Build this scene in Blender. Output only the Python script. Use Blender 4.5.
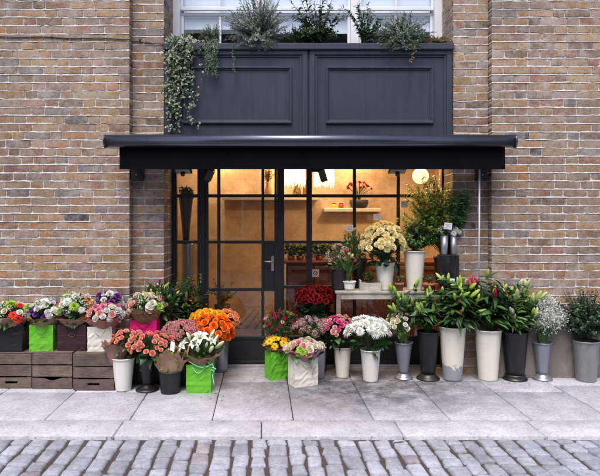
import bpy, math, random
import numpy as np
from mathutils import Vector, Matrix

# ------------------------------------------------------------------ camera, sky, sun, exposure
for o in list(bpy.data.objects): bpy.data.objects.remove(o)
SC = bpy.context.scene
COL = SC.collection
FPX = 577.7; CX0 = 295.0; HY0 = 219.0; D0 = 5.3; EYE = 1.45
cam_d = bpy.data.cameras.new('camera'); cam = bpy.data.objects.new('camera', cam_d); COL.objects.link(cam)
cam.location = (0, -D0, EYE); cam.rotation_euler = (math.radians(90), 0, 0)
cam_d.sensor_width = 36; cam_d.lens = FPX/600*36
cam_d.shift_x = (300-CX0)/600; cam_d.shift_y = -(238-HY0)/600
cam_d.clip_end = 2000; cam_d.clip_start = 0.05
SC.camera = cam
W_ = bpy.data.worlds.new('World'); SC.world = W_; W_.use_nodes = True
nt = W_.node_tree; bg = nt.nodes['Background']
sky = nt.nodes.new('ShaderNodeTexSky'); sky.sky_type = 'NISHITA'; sky.sun_disc = False
SUN_EL, SUN_AZ = 62, 195
sky.sun_elevation = math.radians(SUN_EL); sky.sun_rotation = math.radians(SUN_AZ)
sky.air_density = 1.0; sky.dust_density = 3.5; sky.ozone_density = 1.0
nt.links.new(sky.outputs[0], bg.inputs[0]); bg.inputs[1].default_value = 0.14
sd = bpy.data.lights.new('sun', 'SUN'); sd.energy = 1.5; sd.angle = math.radians(30); sd.color = (1, .965, .93)
so = bpy.data.objects.new('sun', sd); COL.objects.link(so)
_a, _e = math.radians(SUN_AZ), math.radians(SUN_EL)
sun_dir = Vector((math.sin(_a)*math.cos(_e), math.cos(_a)*math.cos(_e), math.sin(_e)))   # towards the sun
so.rotation_euler = sun_dir.to_track_quat('Z', 'Y').to_euler(); so.location = (0, -8, 9)
SC.view_settings.view_transform = 'Standard'; SC.view_settings.look = 'None'
SC.view_settings.exposure = 0.92; SC.view_settings.gamma = 1; SC.view_settings.use_curve_mapping = False
SC.render.engine = 'CYCLES'
SC.cycles.use_denoising = True
SC.cycles.max_bounces = 8; SC.cycles.transparent_max_bounces = 12; SC.cycles.caustics_reflective = False; SC.cycles.caustics_refractive = False

# ------------------------------------------------------------------ helpers
PI = math.pi
def X(px, Y): return (px-CX0)*(D0+Y)/FPX
def Z(py, Y): return EYE-(py-HY0)*(D0+Y)/FPX
def P(px, py, Y): return np.array((X(px, Y), Y, Z(py, Y)))
def S(npx, Y): return npx*(D0+Y)/FPX          # a length of npx photo pixels at depth Y
def GY(py): return FPX*EYE/(py-HY0)-D0        # depth of a ground point seen at row py
def lin(c):
    return tuple(((x/12.92) if x <= .04045 else ((x+.055)/1.055)**2.4) for x in c)
def hx(h): return lin(tuple(int(h[i:i+2], 16)/255 for i in (0, 2, 4)))

class G:
    """collects geometry; built as ONE mesh object"""
    def __init__(s): s.v=[]; s.f=[]; s.c=[]; s.m=[]; s.n=0; s.sm=[]
    def add(s, V, F, col=(.5,.5,.5), mi=0, smooth=True):
        V = np.asarray(V, float).reshape(-1,3); k=len(V)
        c = np.asarray(col, float)
        if c.ndim == 1: c = np.tile(c[:3], (k,1))
        s.v.append(V); s.c.append(c)
        n = s.n
        s.f.extend([tuple(i+n for i in f) for f in F]); s.m.extend([mi]*len(F)); s.sm.extend([smooth]*len(F))
        s.n += k; return s
    def merge(s, g, M=None, mi=0):
        V = np.concatenate(g.v); C = np.concatenate(g.c)
        if M is not None:
            M = np.array(M); V = V@M[:3,:3].T + M[:3,3]
        n = s.n; s.v.append(V); s.c.append(C)
        s.f.extend([tuple(i+n for i in f) for f in g.f]); s.m.extend(g.m); s.sm.extend(g.sm); s.n += len(V)
    def box(s, x0,x1,y0,y1,z0,z1, col=(.5,.5,.5), mi=0, bev=0.0):
        if bev <= 0:
            V=[(x,y,z) for z in (z0,z1) for y in (y0,y1) for x in (x0,x1)]
            F=[(0,2,3,1),(4,5,7,6),(0,1,5,4),(2,6,7,3),(0,4,6,2),(1,3,7,5)]
            return s.add(V,F,col,mi,False)
        b=bev; V=[]; F=[]
        for (sx,X_) in ((1,x0),(-1,x1)):
            for (sy,Y_) in ((1,y0),(-1,y1)):
                for (sz,Z_) in ((1,z0),(-1,z1)):
                    V += [(X_,Y_+sy*b,Z_+sz*b),(X_+sx*b,Y_,Z_+sz*b),(X_+sx*b,Y_+sy*b,Z_)]
        V=np.array(V); ctr=V.mean(0)
        def q(idx):
            p=V[list(idx)]; c=p.mean(0); nrm=np.cross(p[1]-p[0],p[2]-p[0])
            return tuple(idx) if np.dot(nrm,c-ctr)>0 else tuple(reversed(idx))
        I=lambda a,b_,c,k:(a*4+b_*2+c)*3+k
        for a in (0,1): F.append(q((I(a,0,0,0),I(a,1,0,0),I(a,1,1,0),I(a,0,1,0))))
        for a in (0,1): F.append(q((I(0,a,0,1),I(1,a,0,1),I(1,a,1,1),I(0,a,1,1))))
        for a in (0,1): F.append(q((I(0,0,a,2),I(1,0,a,2),I(1,1,a,2),I(0,1,a,2))))
        for a in (0,1):
            for b_ in (0,1):
                F.append(q((I(a,b_,0,0),I(a,b_,1,0),I(a,b_,1,1),I(a,b_,0,1))))
                F.append(q((I(a,0,b_,0),I(a,1,b_,0),I(a,1,b_,2),I(a,0,b_,2))))
                F.append(q((I(0,a,b_,1),I(1,a,b_,1),I(1,a,b_,2),I(0,a,b_,2))))
                for c in (0,1): F.append(q((I(a,b_,c,0),I(a,b_,c,1),I(a,b_,c,2))))
        return s.add(V,F,col,mi,False)
    def tube(s, pts, r, col=(.1,.2,.05), seg=6, mi=0, cap=True):
        pts=np.asarray(pts,float); n=len(pts)
        rr=np.full(n,r) if np.isscalar(r) else np.asarray(r,float)
        T=np.gradient(pts,axis=0); T/= (np.linalg.norm(T,axis=1)[:,None]+1e-9)
        ref=np.array((0,0,1.)) if abs(T[0][2])<.9 else np.array((1.,0,0))
        V=[]
        for i in range(n):
            a=np.cross(T[i],ref); a/=np.linalg.norm(a)+1e-9; b=np.cross(T[i],a)
            for k in range(seg):
                t=2*PI*k/seg; V.append(pts[i]+rr[i]*(a*math.cos(t)+b*math.sin(t)))
        F=[(i*seg+k,i*seg+(k+1)%seg,(i+1)*seg+(k+1)%seg,(i+1)*seg+k) for i in range(n-1) for k in range(seg)]
        if cap: F += [tuple(range(seg))[::-1], tuple((n-1)*seg+k for k in range(seg))]
        return s.add(V,F,col,mi)
    def lathe(s, prof, seg=40, c=(0,0,0), col=(.5,.5,.5), mi=0, wob=None, close=True):
        V=[];F=[]
        for (r,z) in prof:
            for k in range(seg):
                t=2*PI*k/seg; rr=r
                if wob: rr = r*wob(t,z)
                V.append((c[0]+rr*math.cos(t),c[1]+rr*math.sin(t),c[2]+z))
        for i in range(len(prof)-1):
            for k in range(seg):
                F.append((i*seg+k,i*seg+(k+1)%seg,(i+1)*seg+(k+1)%seg,(i+1)*seg+k))
        if close:
            if prof[0][0]>1e-5: F.append(tuple(range(seg))[::-1])
            if prof[-1][0]>1e-5: F.append(tuple((len(prof)-1)*seg+k for k in range(seg)))
        return s.add(V,F,col,mi)
    def leaf(s, base, d, L, w, up=(0,0,1), bend=.25, col=(.05,.1,.03), fold=.25, edge=None, rows=5, pointed=1.0):
        base=np.asarray(base,float); d=np.asarray(d,float); d=d/(np.linalg.norm(d)+1e-9)
        up=np.asarray(up,float); side=np.cross(d,up); ns=np.linalg.norm(side)
        if ns<1e-3: side=np.array((1.,0,0)); ns=1
        side=side/ns; nn=np.cross(side,d)
        V=[];C=[]
        for i in range(rows+1):
            t=i/rows; ww=w*math.sin(PI*min(1,(t*.93+.05))**(.8*pointed))
            if i==rows: ww=w*.03
            c=base+d*L*t-nn*(bend*L*t*t)
            V += [c-side*ww+nn*fold*ww, c, c+side*ww+nn*fold*ww]
            e = edge if edge is not None else col
            C += [e, col, e]
        F=[]
        for i in range(rows):
            a=i*3; F += [(a,a+1,a+4,a+3),(a+1,a+2,a+5,a+4)]
        return s.add(V,F,np.array(C))
    def build(s, name, mats, parent=None, loc=None, smooth=None):
        me=bpy.data.meshes.new(name)
        V=np.concatenate(s.v) if s.v else np.zeros((0,3))
        me.from_pydata(V.tolist(),[],s.f)
        ca=me.color_attributes.new('Col','FLOAT_COLOR','POINT')
        C=np.concatenate([np.concatenate(s.c),np.ones((len(V),1))],axis=1).astype(np.float32)
        ca.data.foreach_set('color',C.ravel())
        if not isinstance(mats,(list,tuple)): mats=[mats]
        for m in mats: me.materials.append(m)
        me.polygons.foreach_set('material_index',s.m)
        sm=s.sm if smooth is None else [smooth]*len(s.f)
        me.polygons.foreach_set('use_smooth',sm)
        me.update()
        o=bpy.data.objects.new(name,me); COL.objects.link(o)
        if parent is not None: o.parent=parent
        if loc is not None: o.location=loc
        return o

def tag(o,label=None,cat=None,group=None,kind=None):
    if label: o['label']=label
    if cat: o['category']=cat
    if group: o['group']=group
    if kind: o['kind']=kind
    return o
def thing(name,label,cat,loc=(0,0,0),rz=0,group=None):
    o=bpy.data.objects.new(name,None); COL.objects.link(o); o.empty_display_size=.05
    o.location=tuple(loc); o.rotation_euler=(0,0,rz); return tag(o,label,cat,group)
def inst(name,me,parent,loc,d=None,sc=1.0,roll=0.0):
    o=bpy.data.objects.new(name,me); COL.objects.link(o); o.parent=parent
    q=Vector(d).to_track_quat('Z','Y') if d is not None else Vector((0,0,1)).to_track_quat('Z','Y')
    from mathutils import Quaternion
    q=q@Quaternion((0,0,1),roll)
    o.rotation_mode='QUATERNION'; o.rotation_quaternion=q; o.location=tuple(loc)
    o.scale=(sc,sc,sc) if np.isscalar(sc) else sc
    return o

# ------------------------------------------------------------------ materials
def nmat(name):
    m=bpy.data.materials.new(name); m.use_nodes=True; n=m.node_tree.nodes; l=m.node_tree.links
    return m,n,l,n['Principled BSDF']
def noise(n,l,scale,detail=4,rough=.6,coord='Object',vec=None,stretch=None):
    t=n.new('ShaderNodeTexNoise'); t.inputs['Scale'].default_value=scale; t.inputs['Detail'].default_value=detail
    t.inputs['Roughness'].default_value=rough
    tc=n.new('ShaderNodeTexCoord'); src=tc.outputs[coord]
    if stretch:
        mp=n.new('ShaderNodeMapping'); mp.inputs['Scale'].default_value=stretch; l.new(src,mp.inputs[0]); src=mp.outputs[0]
    l.new(src,t.inputs['Vector']); return t
def ramp(n,l,src,stops):
    r=n.new('ShaderNodeValToRGB'); e=r.color_ramp.elements
    while len(e)<len(stops): e.new(.5)
    for i,(p,c) in enumerate(stops):
        e[i].position=p; e[i].color=(*c,1) if len(c)==3 else c
    l.new(src,r.inputs[0]); return r
def mix(n,l,mode,a,b,fac=1.0):
    m=n.new('ShaderNodeMix'); m.data_type='RGBA'; m.blend_type=mode
    for k,v in ((0,fac),(6,a),(7,b)):
        if hasattr(v,'links'): l.new(v,m.inputs[k])
        elif k==0: m.inputs[0].default_value=v
        else: m.inputs[k].default_value=(*v,1)
    return m.outputs[2]
def bump(n,l,src,bs,strength=.3,dist=.01):
    b=n.new('ShaderNodeBump'); b.inputs['Strength'].default_value=strength; b.inputs['Distance'].default_value=dist
    l.new(src,b.inputs['Height']); l.new(b.outputs[0],bs.inputs['Normal']); return b
def simple(name,c,rough=.6,metal=0,var=.12,scale=12,bmp=.1,bd=.003,detail=5,stretch=None,spec=.5):
    m,n,l,b=nmat(name)
    t=noise(n,l,scale,detail,.65,stretch=stretch)
    r=ramp(n,l,t.outputs[0],[(.25,tuple(x*(1-var) for x in c)),(.75,tuple(min(1,x*(1+var)) for x in c))])
    l.new(r.outputs[0],b.inputs['Base Color']); b.inputs['Roughness'].default_value=rough; b.inputs['Metallic'].default_value=metal
    b.inputs['Specular IOR Level'].default_value=spec
    if bmp>0:
        t2=noise(n,l,scale*4,4,.6,stretch=stretch); bump(n,l,t2.outputs[0],b,bmp,bd)
    return m
def attr_mat(name,rough=.6,trans=0.0,var=.15,scale=40,bmp=0,bd=.002,spec=.4,grime=None):
    m,n,l,b=nmat(name)
    a=n.new('ShaderNodeAttribute'); a.attribute_name='Col'
    t=noise(n,l,scale,5,.65)
    r=ramp(n,l,t.outputs[0],[(.25,(1-var,)*3),(.75,(1+var,)*3)])
    c=mix(n,l,'MULTIPLY',a.outputs['Color'],r.outputs[0])
    l.new(c,b.inputs['Base Color']); b.inputs['Roughness'].default_value=rough; b.inputs['Specular IOR Level'].default_value=spec
    if bmp: 
        t2=noise(n,l,scale*2.5,5,.7); bump(n,l,t2.outputs[0],b,bmp,bd)
    if trans>0:
        tr=n.new('ShaderNodeBsdfTranslucent'); l.new(c,tr.inputs[0]); mx=n.new('ShaderNodeMixShader'); mx.inputs[0].default_value=trans
        l.new(b.outputs[0],mx.inputs[1]); l.new(tr.outputs[0],mx.inputs[2])
        l.new(mx.outputs[0],n['Material Output'].inputs[0])
    return m
M={}
# brick: own colour per brick x mottling, with pale lime bloom
def brick_mat():
    m,n,l,b=nmat('brick')
    a=n.new('ShaderNodeAttribute'); a.attribute_name='Col'
    t=noise(n,l,46,9,.8); r=ramp(n,l,t.outputs[0],[(.32,(.42,.39,.37)),(.5,(1,1,1)),(.68,(1.45,1.40,1.34))])
    c=mix(n,l,'MULTIPLY',a.outputs['Color'],r.outputs[0])
    t3=noise(n,l,9,7,.75); r3=ramp(n,l,t3.outputs[0],[(.44,(.05,.05,.05)),(.62,(.65,.65,.65))])
    c=mix(n,l,'MIX',c,(.46,.41,.37),r3.outputs[0])
    t4=noise(n,l,70,4,.7); r4=ramp(n,l,t4.outputs[0],[(.62,(0,0,0)),(.70,(.85,.85,.85))])
    c=mix(n,l,'MIX',c,(.09,.075,.07),r4.outputs[0])
    t5=noise(n,l,.9,5,.6); r5=ramp(n,l,t5.outputs[0],[(.34,(.74,.72,.71)),(.66,(1.16,1.16,1.15))])
    c=mix(n,l,'MULTIPLY',c,r5.outputs[0])
    l.new(c,b.inputs['Base Color']); b.inputs['Roughness'].default_value=.92; b.inputs['Specular IOR Level'].default_value=.2
    t2=noise(n,l,110,6,.75); bump(n,l,t2.outputs[0],b,.9,.006)
    return m
M['brick']=brick_mat()
def mortar_mat():
    m,n,l,b=nmat('mortar')
    t=noise(n,l,26,8,.7); r=ramp(n,l,t.outputs[0],[(.30,(.36,.32,.29)),(.46,(.58,.55,.54)),(.7,(.78,.77,.79))])
    t6=noise(n,l,1.4,6,.7); r6=ramp(n,l,t6.outputs[0],[(.34,(.62,.59,.56)),(.62,(1,1,1))]); c=mix(n,l,'MULTIPLY',r.outputs[0],r6.outputs[0])
    l.new(c,b.inputs['Base Color']); b.inputs['Roughness'].default_value=.95
    t2=noise(n,l,90,6,.7); bump(n,l,t2.outputs[0],b,.8,.006); return m
M['mortar']=mortar_mat()
def stone_mat(name,c1,c2,stain,dirt=True):
    m,n,l,b=nmat(name)
    a=n.new('ShaderNodeAttribute'); a.attribute_name='Col'
    t=noise(n,l,5.5,10,.78); r=ramp(n,l,t.outputs[0],[(.3,c1),(.68,c2)])
    c=mix(n,l,'MULTIPLY',r.outputs[0],a.outputs['Color'])
    t3=noise(n,l,45,6,.8); r3=ramp(n,l,t3.outputs[0],[(.36,(.70,.69,.69)),(.5,(.97,.97,.97)),(.64,(1.10,1.10,1.10))]); c=mix(n,l,'MULTIPLY',c,r3.outputs[0])
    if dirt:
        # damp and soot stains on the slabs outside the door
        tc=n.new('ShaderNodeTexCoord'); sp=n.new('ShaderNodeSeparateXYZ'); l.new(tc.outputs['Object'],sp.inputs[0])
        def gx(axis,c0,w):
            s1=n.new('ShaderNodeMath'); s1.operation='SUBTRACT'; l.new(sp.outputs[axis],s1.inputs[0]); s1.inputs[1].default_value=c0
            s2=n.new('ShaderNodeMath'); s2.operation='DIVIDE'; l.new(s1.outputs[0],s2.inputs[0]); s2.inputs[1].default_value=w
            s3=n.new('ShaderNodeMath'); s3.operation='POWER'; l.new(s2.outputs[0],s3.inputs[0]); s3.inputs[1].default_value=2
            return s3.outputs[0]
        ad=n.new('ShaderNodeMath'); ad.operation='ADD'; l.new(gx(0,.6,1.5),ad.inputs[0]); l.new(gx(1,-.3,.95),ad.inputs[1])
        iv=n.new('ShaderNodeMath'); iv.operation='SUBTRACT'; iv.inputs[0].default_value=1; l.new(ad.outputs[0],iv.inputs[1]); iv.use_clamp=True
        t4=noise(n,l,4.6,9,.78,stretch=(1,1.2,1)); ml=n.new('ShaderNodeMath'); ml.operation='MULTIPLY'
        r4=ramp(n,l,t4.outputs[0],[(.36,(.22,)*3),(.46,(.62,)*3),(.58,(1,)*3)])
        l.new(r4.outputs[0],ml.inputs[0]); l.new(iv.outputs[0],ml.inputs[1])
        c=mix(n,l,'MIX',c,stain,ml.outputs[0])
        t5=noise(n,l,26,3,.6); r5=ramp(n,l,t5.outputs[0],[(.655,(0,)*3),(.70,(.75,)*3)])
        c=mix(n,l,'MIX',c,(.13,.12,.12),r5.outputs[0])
    l.new(c,b.inputs['Base Color'])
    rr=ramp(n,l,t.outputs[0],[(.3,(.6,)*3),(.7,(.85,)*3)]); l.new(rr.outputs[0],b.inputs['Roughness'])
    t2=noise(n,l,60,6,.7); bump(n,l,t2.outputs[0],b,.6,.005); return m
M['slab']=stone_mat('paving_stone',(.30,.30,.33),(.525,.525,.58),(.07,.066,.07))
M['sett']=stone_mat('granite_sett',(.17,.18,.22),(.40,.415,.49),(.1,.1,.1),dirt=False)
M['joint']=simple('joint_grit',(.075,.058,.048),.95,var=.5,scale=60,bmp=.9,bd=.01)
M['plinth']=simple('plinth_render',(.20,.18,.165),.9,var=.35,scale=6,bmp=.5,bd=.006)
def fascia_mat():
    m,n,l,b=nmat('fascia_paint'); t=noise(n,l,7,7,.7,stretch=(5,1,.35)); r=ramp(n,l,t.outputs[0],[(.32,(.036,.041,.062)),(.55,(.044,.050,.076)),(.78,(.056,.061,.088))])
    t3=noise(n,l,2.2,6,.7); r3=ramp(n,l,t3.outputs[0],[(.30,(.92,.92,.92)),(.75,(1.1,1.1,1.09))]); l.new(mix(n,l,'MULTIPLY',r.outputs[0],r3.outputs[0]),b.inputs['Base Color'])
    rr=ramp(n,l,t3.outputs[0],[(.25,(.28,)*3),(.8,(.36,)*3)]); l.new(rr.outputs[0],b.inputs['Roughness'])
    t2=noise(n,l,26,5,.6,stretch=(1,1,.2)); bump(n,l,t2.outputs[0],b,.16,.003); return m
M['fascia']=fascia_mat()
M['frame']=simple('frame_paint',(.013,.014,.017),.45,var=.1,scale=5,bmp=.1,bd=.001)
M['alu']=simple('awning_bar_paint',(.105,.11,.145),.26,.85,var=.05,scale=3,bmp=.02,spec=.7)
M['canvas']=simple('awning_canvas',(.0035,.0036,.005),.95,var=.2,scale=4,bmp=.15,bd=.003,spec=.08)
M['white']=simple('white_gloss_paint',(.74,.75,.78),.4,var=.05,scale=8,bmp=.05)
def black_mat():
    m,n,l,b=nmat('black_plastic'); t=noise(n,l,11,8,.78,stretch=(1,1,.4)); r=ramp(n,l,t.outputs[0],[(.45,(.006,.006,.008)),(.62,(.016,.016,.017)),(.74,(.06,.057,.054))]); l.new(r.outputs[0],b.inputs['Base Color'])
    rr=ramp(n,l,t.outputs[0],[(.4,(.35,)*3),(.7,(.65,)*3)]); l.new(rr.outputs[0],b.inputs['Roughness']); t2=noise(n,l,40,4,.6); bump(n,l,t2.outputs[0],b,.08,.002); return m
M['black']=black_mat()
M['blackm']=simple('black_metal',(.012,.012,.013),.4,var=.2)
M['cable']=simple('cable',(.03,.028,.028),.6)
def vessel(name,c,rough,metal=0,streak=.25):
    m,n,l,b=nmat(name)
    t=noise(n,l,9,6,.7,stretch=(1,1,.35)); r=ramp(n,l,t.outputs[0],[(.3,tuple(x*(1-streak) for x in c)),(.55,c)])
    t3=noise(n,l,34,5,.8); r3=ramp(n,l,t3.outputs[0],[(.62,(1,1,1)),(.74,(.72,.68,.62))])
    cc=mix(n,l,'MULTIPLY',r.outputs[0],r3.outputs[0])
    l.new(cc,b.inputs['Base Color']); b.inputs['Roughness'].default_value=rough; b.inputs['Metallic'].default_value=metal
    t2=noise(n,l,30,4,.6); bump(n,l,t2.outputs[0],b,.12,.003); return m
M['cream']=vessel('cream_enamel',(.75,.73,.64),.4,streak=.12)
M['wbucket']=vessel('white_bucket_enamel',(.76,.75,.72),.4,streak=.08)
M['zinc']=vessel('zinc',(.36,.37,.41),.38,.75)
M['greyv']=vessel('grey_vase_paint',(.26,.27,.33),.32,.35)
M['galv']=vessel('galvanised',(.30,.31,.31),.5,.55,streak=.35)
def peeled():
    m,n,l,b=nmat('peeling_cream')
    tc=n.new('ShaderNodeTexCoord'); sp=n.new('ShaderNodeSeparateXYZ'); l.new(tc.outputs['Object'],sp.inputs[0])
    t=noise(n,l,22,6,.7); ml=n.new('ShaderNodeMath'); ml.operation='MULTIPLY_ADD'; l.new(t.outputs[0],ml.inputs[0]); ml.inputs[1].default_value=-.26; l.new(sp.outputs[2],ml.inputs[2])
    r=ramp(n,l,ml.outputs[0],[(0.0,(1,1,1)),(.002,(0,0,0))])
    c=mix(n,l,'MIX',(.73,.71,.61),(.30,.31,.35),r.outputs[0]); l.new(c,b.inputs['Base Color']); b.inputs['Roughness'].default_value=.42; return m
M['peel']=peeled()
M['terracotta']=simple('terracotta',(.34,.12,.055),.85,var=.25,scale=20)
M['soil']=simple('soil',(.035,.025,.018),.95,var=.5,scale=60,bmp=.8,bd=.01)
M['wood_old']=None
def oldwood(name,c1,c2,stretch,rough=.85):
    m,n,l,b=nmat(name)
    a=n.new('ShaderNodeAttribute'); a.attribute_name='Col'
    t=noise(n,l,14,8,.75,stretch=stretch); r=ramp(n,l,t.outputs[0],[(.3,c1),(.68,c2)])
    c=mix(n,l,'MULTIPLY',r.outputs[0],a.outputs['Color'])
    t3=noise(n,l,5,5,.7); r3=ramp(n,l,t3.outputs[0],[(.35,(.6,.58,.58)),(.6,(1.1,1.1,1.1))]); c=mix(n,l,'MULTIPLY',c,r3.outputs[0])
    l.new(c,b.inputs['Base Color']); b.inputs['Roughness'].default_value=rough
    t2=noise(n,l,40,5,.7,stretch=stretch); bump(n,l,t2.outputs[0],b,.6,.004); return m
M['crate']=oldwood('weathered_crate_wood',(.065,.045,.038),(.235,.175,.145),(1,6,12))
M['bench']=oldwood('limewashed_wood',(.26,.23,.19),(.56,.53,.46),(1,6,12))
M['cabinet']=oldwood('cabinet_wood',(.07,.022,.012),(.18,.06,.03),(1,6,10),.5)
M['frametimber']=oldwood('oiled_timber',(.20,.085,.03),(.36,.17,.07),(8,8,1),.55)
M['plaster']=None
def plaster():
    m,n,l,b=nmat('warm_plaster')
    t=noise(n,l,1.6,8,.75); r=ramp(n,l,t.outputs[0],[(.34,(.36,.25,.16)),(.5,(.55,.42,.30)),(.66,(.74,.61,.46))])
    l.new(r.outputs[0],b.inputs['Base Color']); b.inputs['Roughness'].default_value=.9
    t2=noise(n,l,14,6,.7); bump(n,l,t2.outputs[0],b,.3,.01); return m
M['plaster']=plaster()
M['petal']=attr_mat('petal',.55,.28,var=.08,scale=30,spec=.25)
M['leaf']=attr_mat('leaf',.42,.18,var=.25,scale=25,spec=.45)
M['stem']=attr_mat('stem',.55,0,var=.2,scale=25)
M['dry']=attr_mat('dry_plant',.8,.1,var=.25,scale=25)
M['paint']=attr_mat('coloured_paint',.5,0,var=.05)
M['cord']=attr_mat('cord',.7,0,var=.1,scale=60)
def paper(name,rough=.75,var=.1,bmp=.25,spec=.3,trans=.0):
    return attr_mat(name,rough,trans,var,14,bmp,.006,spec)
M['kraft']=paper('wrapping_paper',.8,.12,.6,trans=.15)
M['bag']=paper('bag_paper',.45,.03,.10,.4)
def glass(name,tint=(1,1,1),ior=1.5,rough=0.0):
    m,n,l,b=nmat(name); n.remove(b)
    fr=n.new('ShaderNodeFresnel'); ge=n.new('ShaderNodeNewGeometry'); mr=n.new('ShaderNodeMapRange'); mr.inputs['To Min'].default_value=ior; mr.inputs['To Max'].default_value=1/ior; l.new(ge.outputs['Backfacing'],mr.inputs['Value']); l.new(mr.outputs[0],fr.inputs[0])
    tr=n.new('ShaderNodeBsdfTransparent'); tr.inputs[0].default_value=(*tint,1)
    gl=n.new('ShaderNodeBsdfGlossy'); gl.inputs['Roughness'].default_value=rough
    t=noise(n,l,1.3,2,.5); bp=n.new('ShaderNodeBump'); bp.inputs['Strength'].default_value=.06; bp.inputs['Distance'].default_value=.02; l.new(t.outputs[0],bp.inputs['Height']); l.new(bp.outputs[0],gl.inputs['Normal'])
    mx=n.new('ShaderNodeMixShader'); l.new(fr.outputs[0],mx.inputs[0]); l.new(tr.outputs[0],mx.inputs[1]); l.new(gl.outputs[0],mx.inputs[2])
    l.new(mx.outputs[0],n['Material Output'].inputs[0]); return m
M['glass']=glass('window_glass',(.92,.94,.94),1.85)
M['sashglass']=glass('coated_window_glass',(.95,.97,.99),1.9)
def emit(name,c,s):
    m,n,l,b=nmat(name); b.inputs['Base Color'].default_value=(*c,1); b.inputs['Emission Color'].default_value=(*c,1); b.inputs['Emission Strength'].default_value=s; return m
M['lantern']=emit('lit_paper',(1,.66,.32),1.1)
M['lampglow']=emit('lit_shade',(1,.80,.50),1.15)
M['card']=simple('price_card',(.88,.87,.85),.6,var=.03)
M['ink']=simple('ink',(.03,.03,.04),.7)
M['jar']=attr_mat('jar_glass',.2,0,.05)
# ------------------------------------------------------------------ the setting: ground, road, pavement
rng=np.random.default_rng(7); random.seed(7)
g=G(); g.add([(-300,-300,-.16),(300,-300,-.16),(300,300,-.16),(-300,300,-.16)],[(0,1,2,3)],(1,1,1))
tag(g.build('ground',M['joint']),kind='structure')
VPX=262.0
SH=(VPX-CX0)/FPX       # paving joints run slightly askew to the wall
def rounded_slab(g,quad,ztop,h,r,nx,ny,dome,jit,col,seedv):
    """quad: 4 xy corners (ccw). top grid with rounded border"""
    q=np.array(quad,float); V=[];F=[]
    us=[0]+list(np.linspace(.0,1,nx+1)[1:-1])+[1]; vs=[0]+list(np.linspace(0,1,ny+1)[1:-1])+[1]
    Lx=np.linalg.norm(q[1]-q[0]); Ly=np.linalg.norm(q[3]-q[0]); eu=r/Lx; ev=r/Ly
    us=[0,eu]+us[1:-1]+[1-eu,1]; vs=[0,ev]+vs[1:-1]+[1-ev,1]
    W=len(us)
    for j,v in enumerate(vs):
        for i,u in enumerate(us):
            p=(1-u)*(1-v)*q[0]+u*(1-v)*q[1]+u*v*q[2]+(1-u)*v*q[3]
            edge=(i in(0,W-1))+(j in(0,len(vs)-1))
            z=ztop-(r*.8 if edge==1 else (r*1.3 if edge==2 else 0)) + dome*(1-(2*u-1)**4)*(1-(2*v-1)**4)
            if not edge: z+=seedv.normal(0,jit)
            c=q.mean(0)
            if edge==2: p=p+(c-p)*min(.12,r*1.2/max(1e-3,np.linalg.norm(c-p)))
            V.append((p[0],p[1],z))
    H=len(vs)
    for j in range(H-1):
        for i in range(W-1): F.append((j*W+i,j*W+i+1,(j+1)*W+i+1,(j+1)*W+i))
    ring=[i for i in range(W)]+[j*W+W-1 for j in range(1,H)]+[(H-1)*W+i for i in range(W-2,-1,-1)]+[j*W for j in range(H-2,0,-1)]
    n=len(V); V+= [(V[k][0],V[k][1],ztop-h) for k in ring]
    for a in range(len(ring)):
        b=(a+1)%len(ring); F.append((ring[a],n+a,n+b,ring[b]))
    g.add(V,F,col)
def gx(x_at0,y): return x_at0+SH*0+(-SH)*0+ (y+D0)*0  # (kept simple; see jx)
def jx(x0,y0,y):   # x of a joint that passes (x0,y0)
    return x0+SH*(y-y0)
# pavement slabs
YK=-1.13; YKF=-1.44
bed=G(); bed.add([(-6,YKF+.01,-.02),(6,YKF+.01,-.02),(6,.52,-.02),(-6,.52,-.02)],[(0,1,2,3)],(1,1,1))
tag(bed.build('pavement_bed',M['joint']),kind='structure')
g=G(); r1=np.random.default_rng(3)
cols=[X(p,YK) for p in (44,129.5,212,293.5,374,450.5,532)]
step=.592
xs=[cols[0]-step*k for k in range(8,0,-1)]+cols+[cols[-1]+step*k for k in range(1,8)]
for i in range(len(xs)-1):
    xc=(xs[i]+xs[i+1])/2
    pxc=xc*FPX/(D0-.8)+CX0
    if pxc<190: rows=[YK,-.46,.1,.52]
    elif pxc<300: rows=[YK,-.16,.52]
    elif pxc<480: rows=[YK,-.12,.52]
    elif pxc<560: rows=[YK,-.45,.02,.52]
    else: rows=[YK,-.26,.3,.52]
    for a,b in zip(rows[:-1],rows[1:]):
        gp=.004
        q=[(jx(xs[i],YK,a)+gp,a+gp),(jx(xs[i+1],YK,a)-gp,a+gp),(jx(xs[i+1],YK,b)-gp,b-gp),(jx(xs[i],YK,b)+gp,b-gp)]
        t=r1.uniform(.9,1.07); rounded_slab(g,q,r1.normal(0,.0012),.05,.005,3,3,0,.0004,(t,t*r1.uniform(.98,1.01),t),r1)
tag(g.build('pavement',M['slab']),kind='structure')
g=G(); kj=[X(p,YK) for p in (124,261.5,393.5,525)]; kj=[kj[0]-.97*k for k in range(5,0,-1)]+kj+[kj[-1]+.97*k for k in range(1,6)]
for i in range(len(kj)-1):
    a,b=YKF,YK-.008; gp=.003
    q=[(jx(kj[i],YK,a)+gp,a),(jx(kj[i+1],YK,a)-gp,a),(jx(kj[i+1],YK,b)-gp,b),(jx(kj[i],YK,b)+gp,b)]
    t=r1.uniform(.98,1.1); rounded_slab(g,q,.001,.16,.008,6,2,0,.0005,(t,t,t*1.01),r1)
tag(g.build('kerb',M['slab']),kind='structure')
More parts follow.
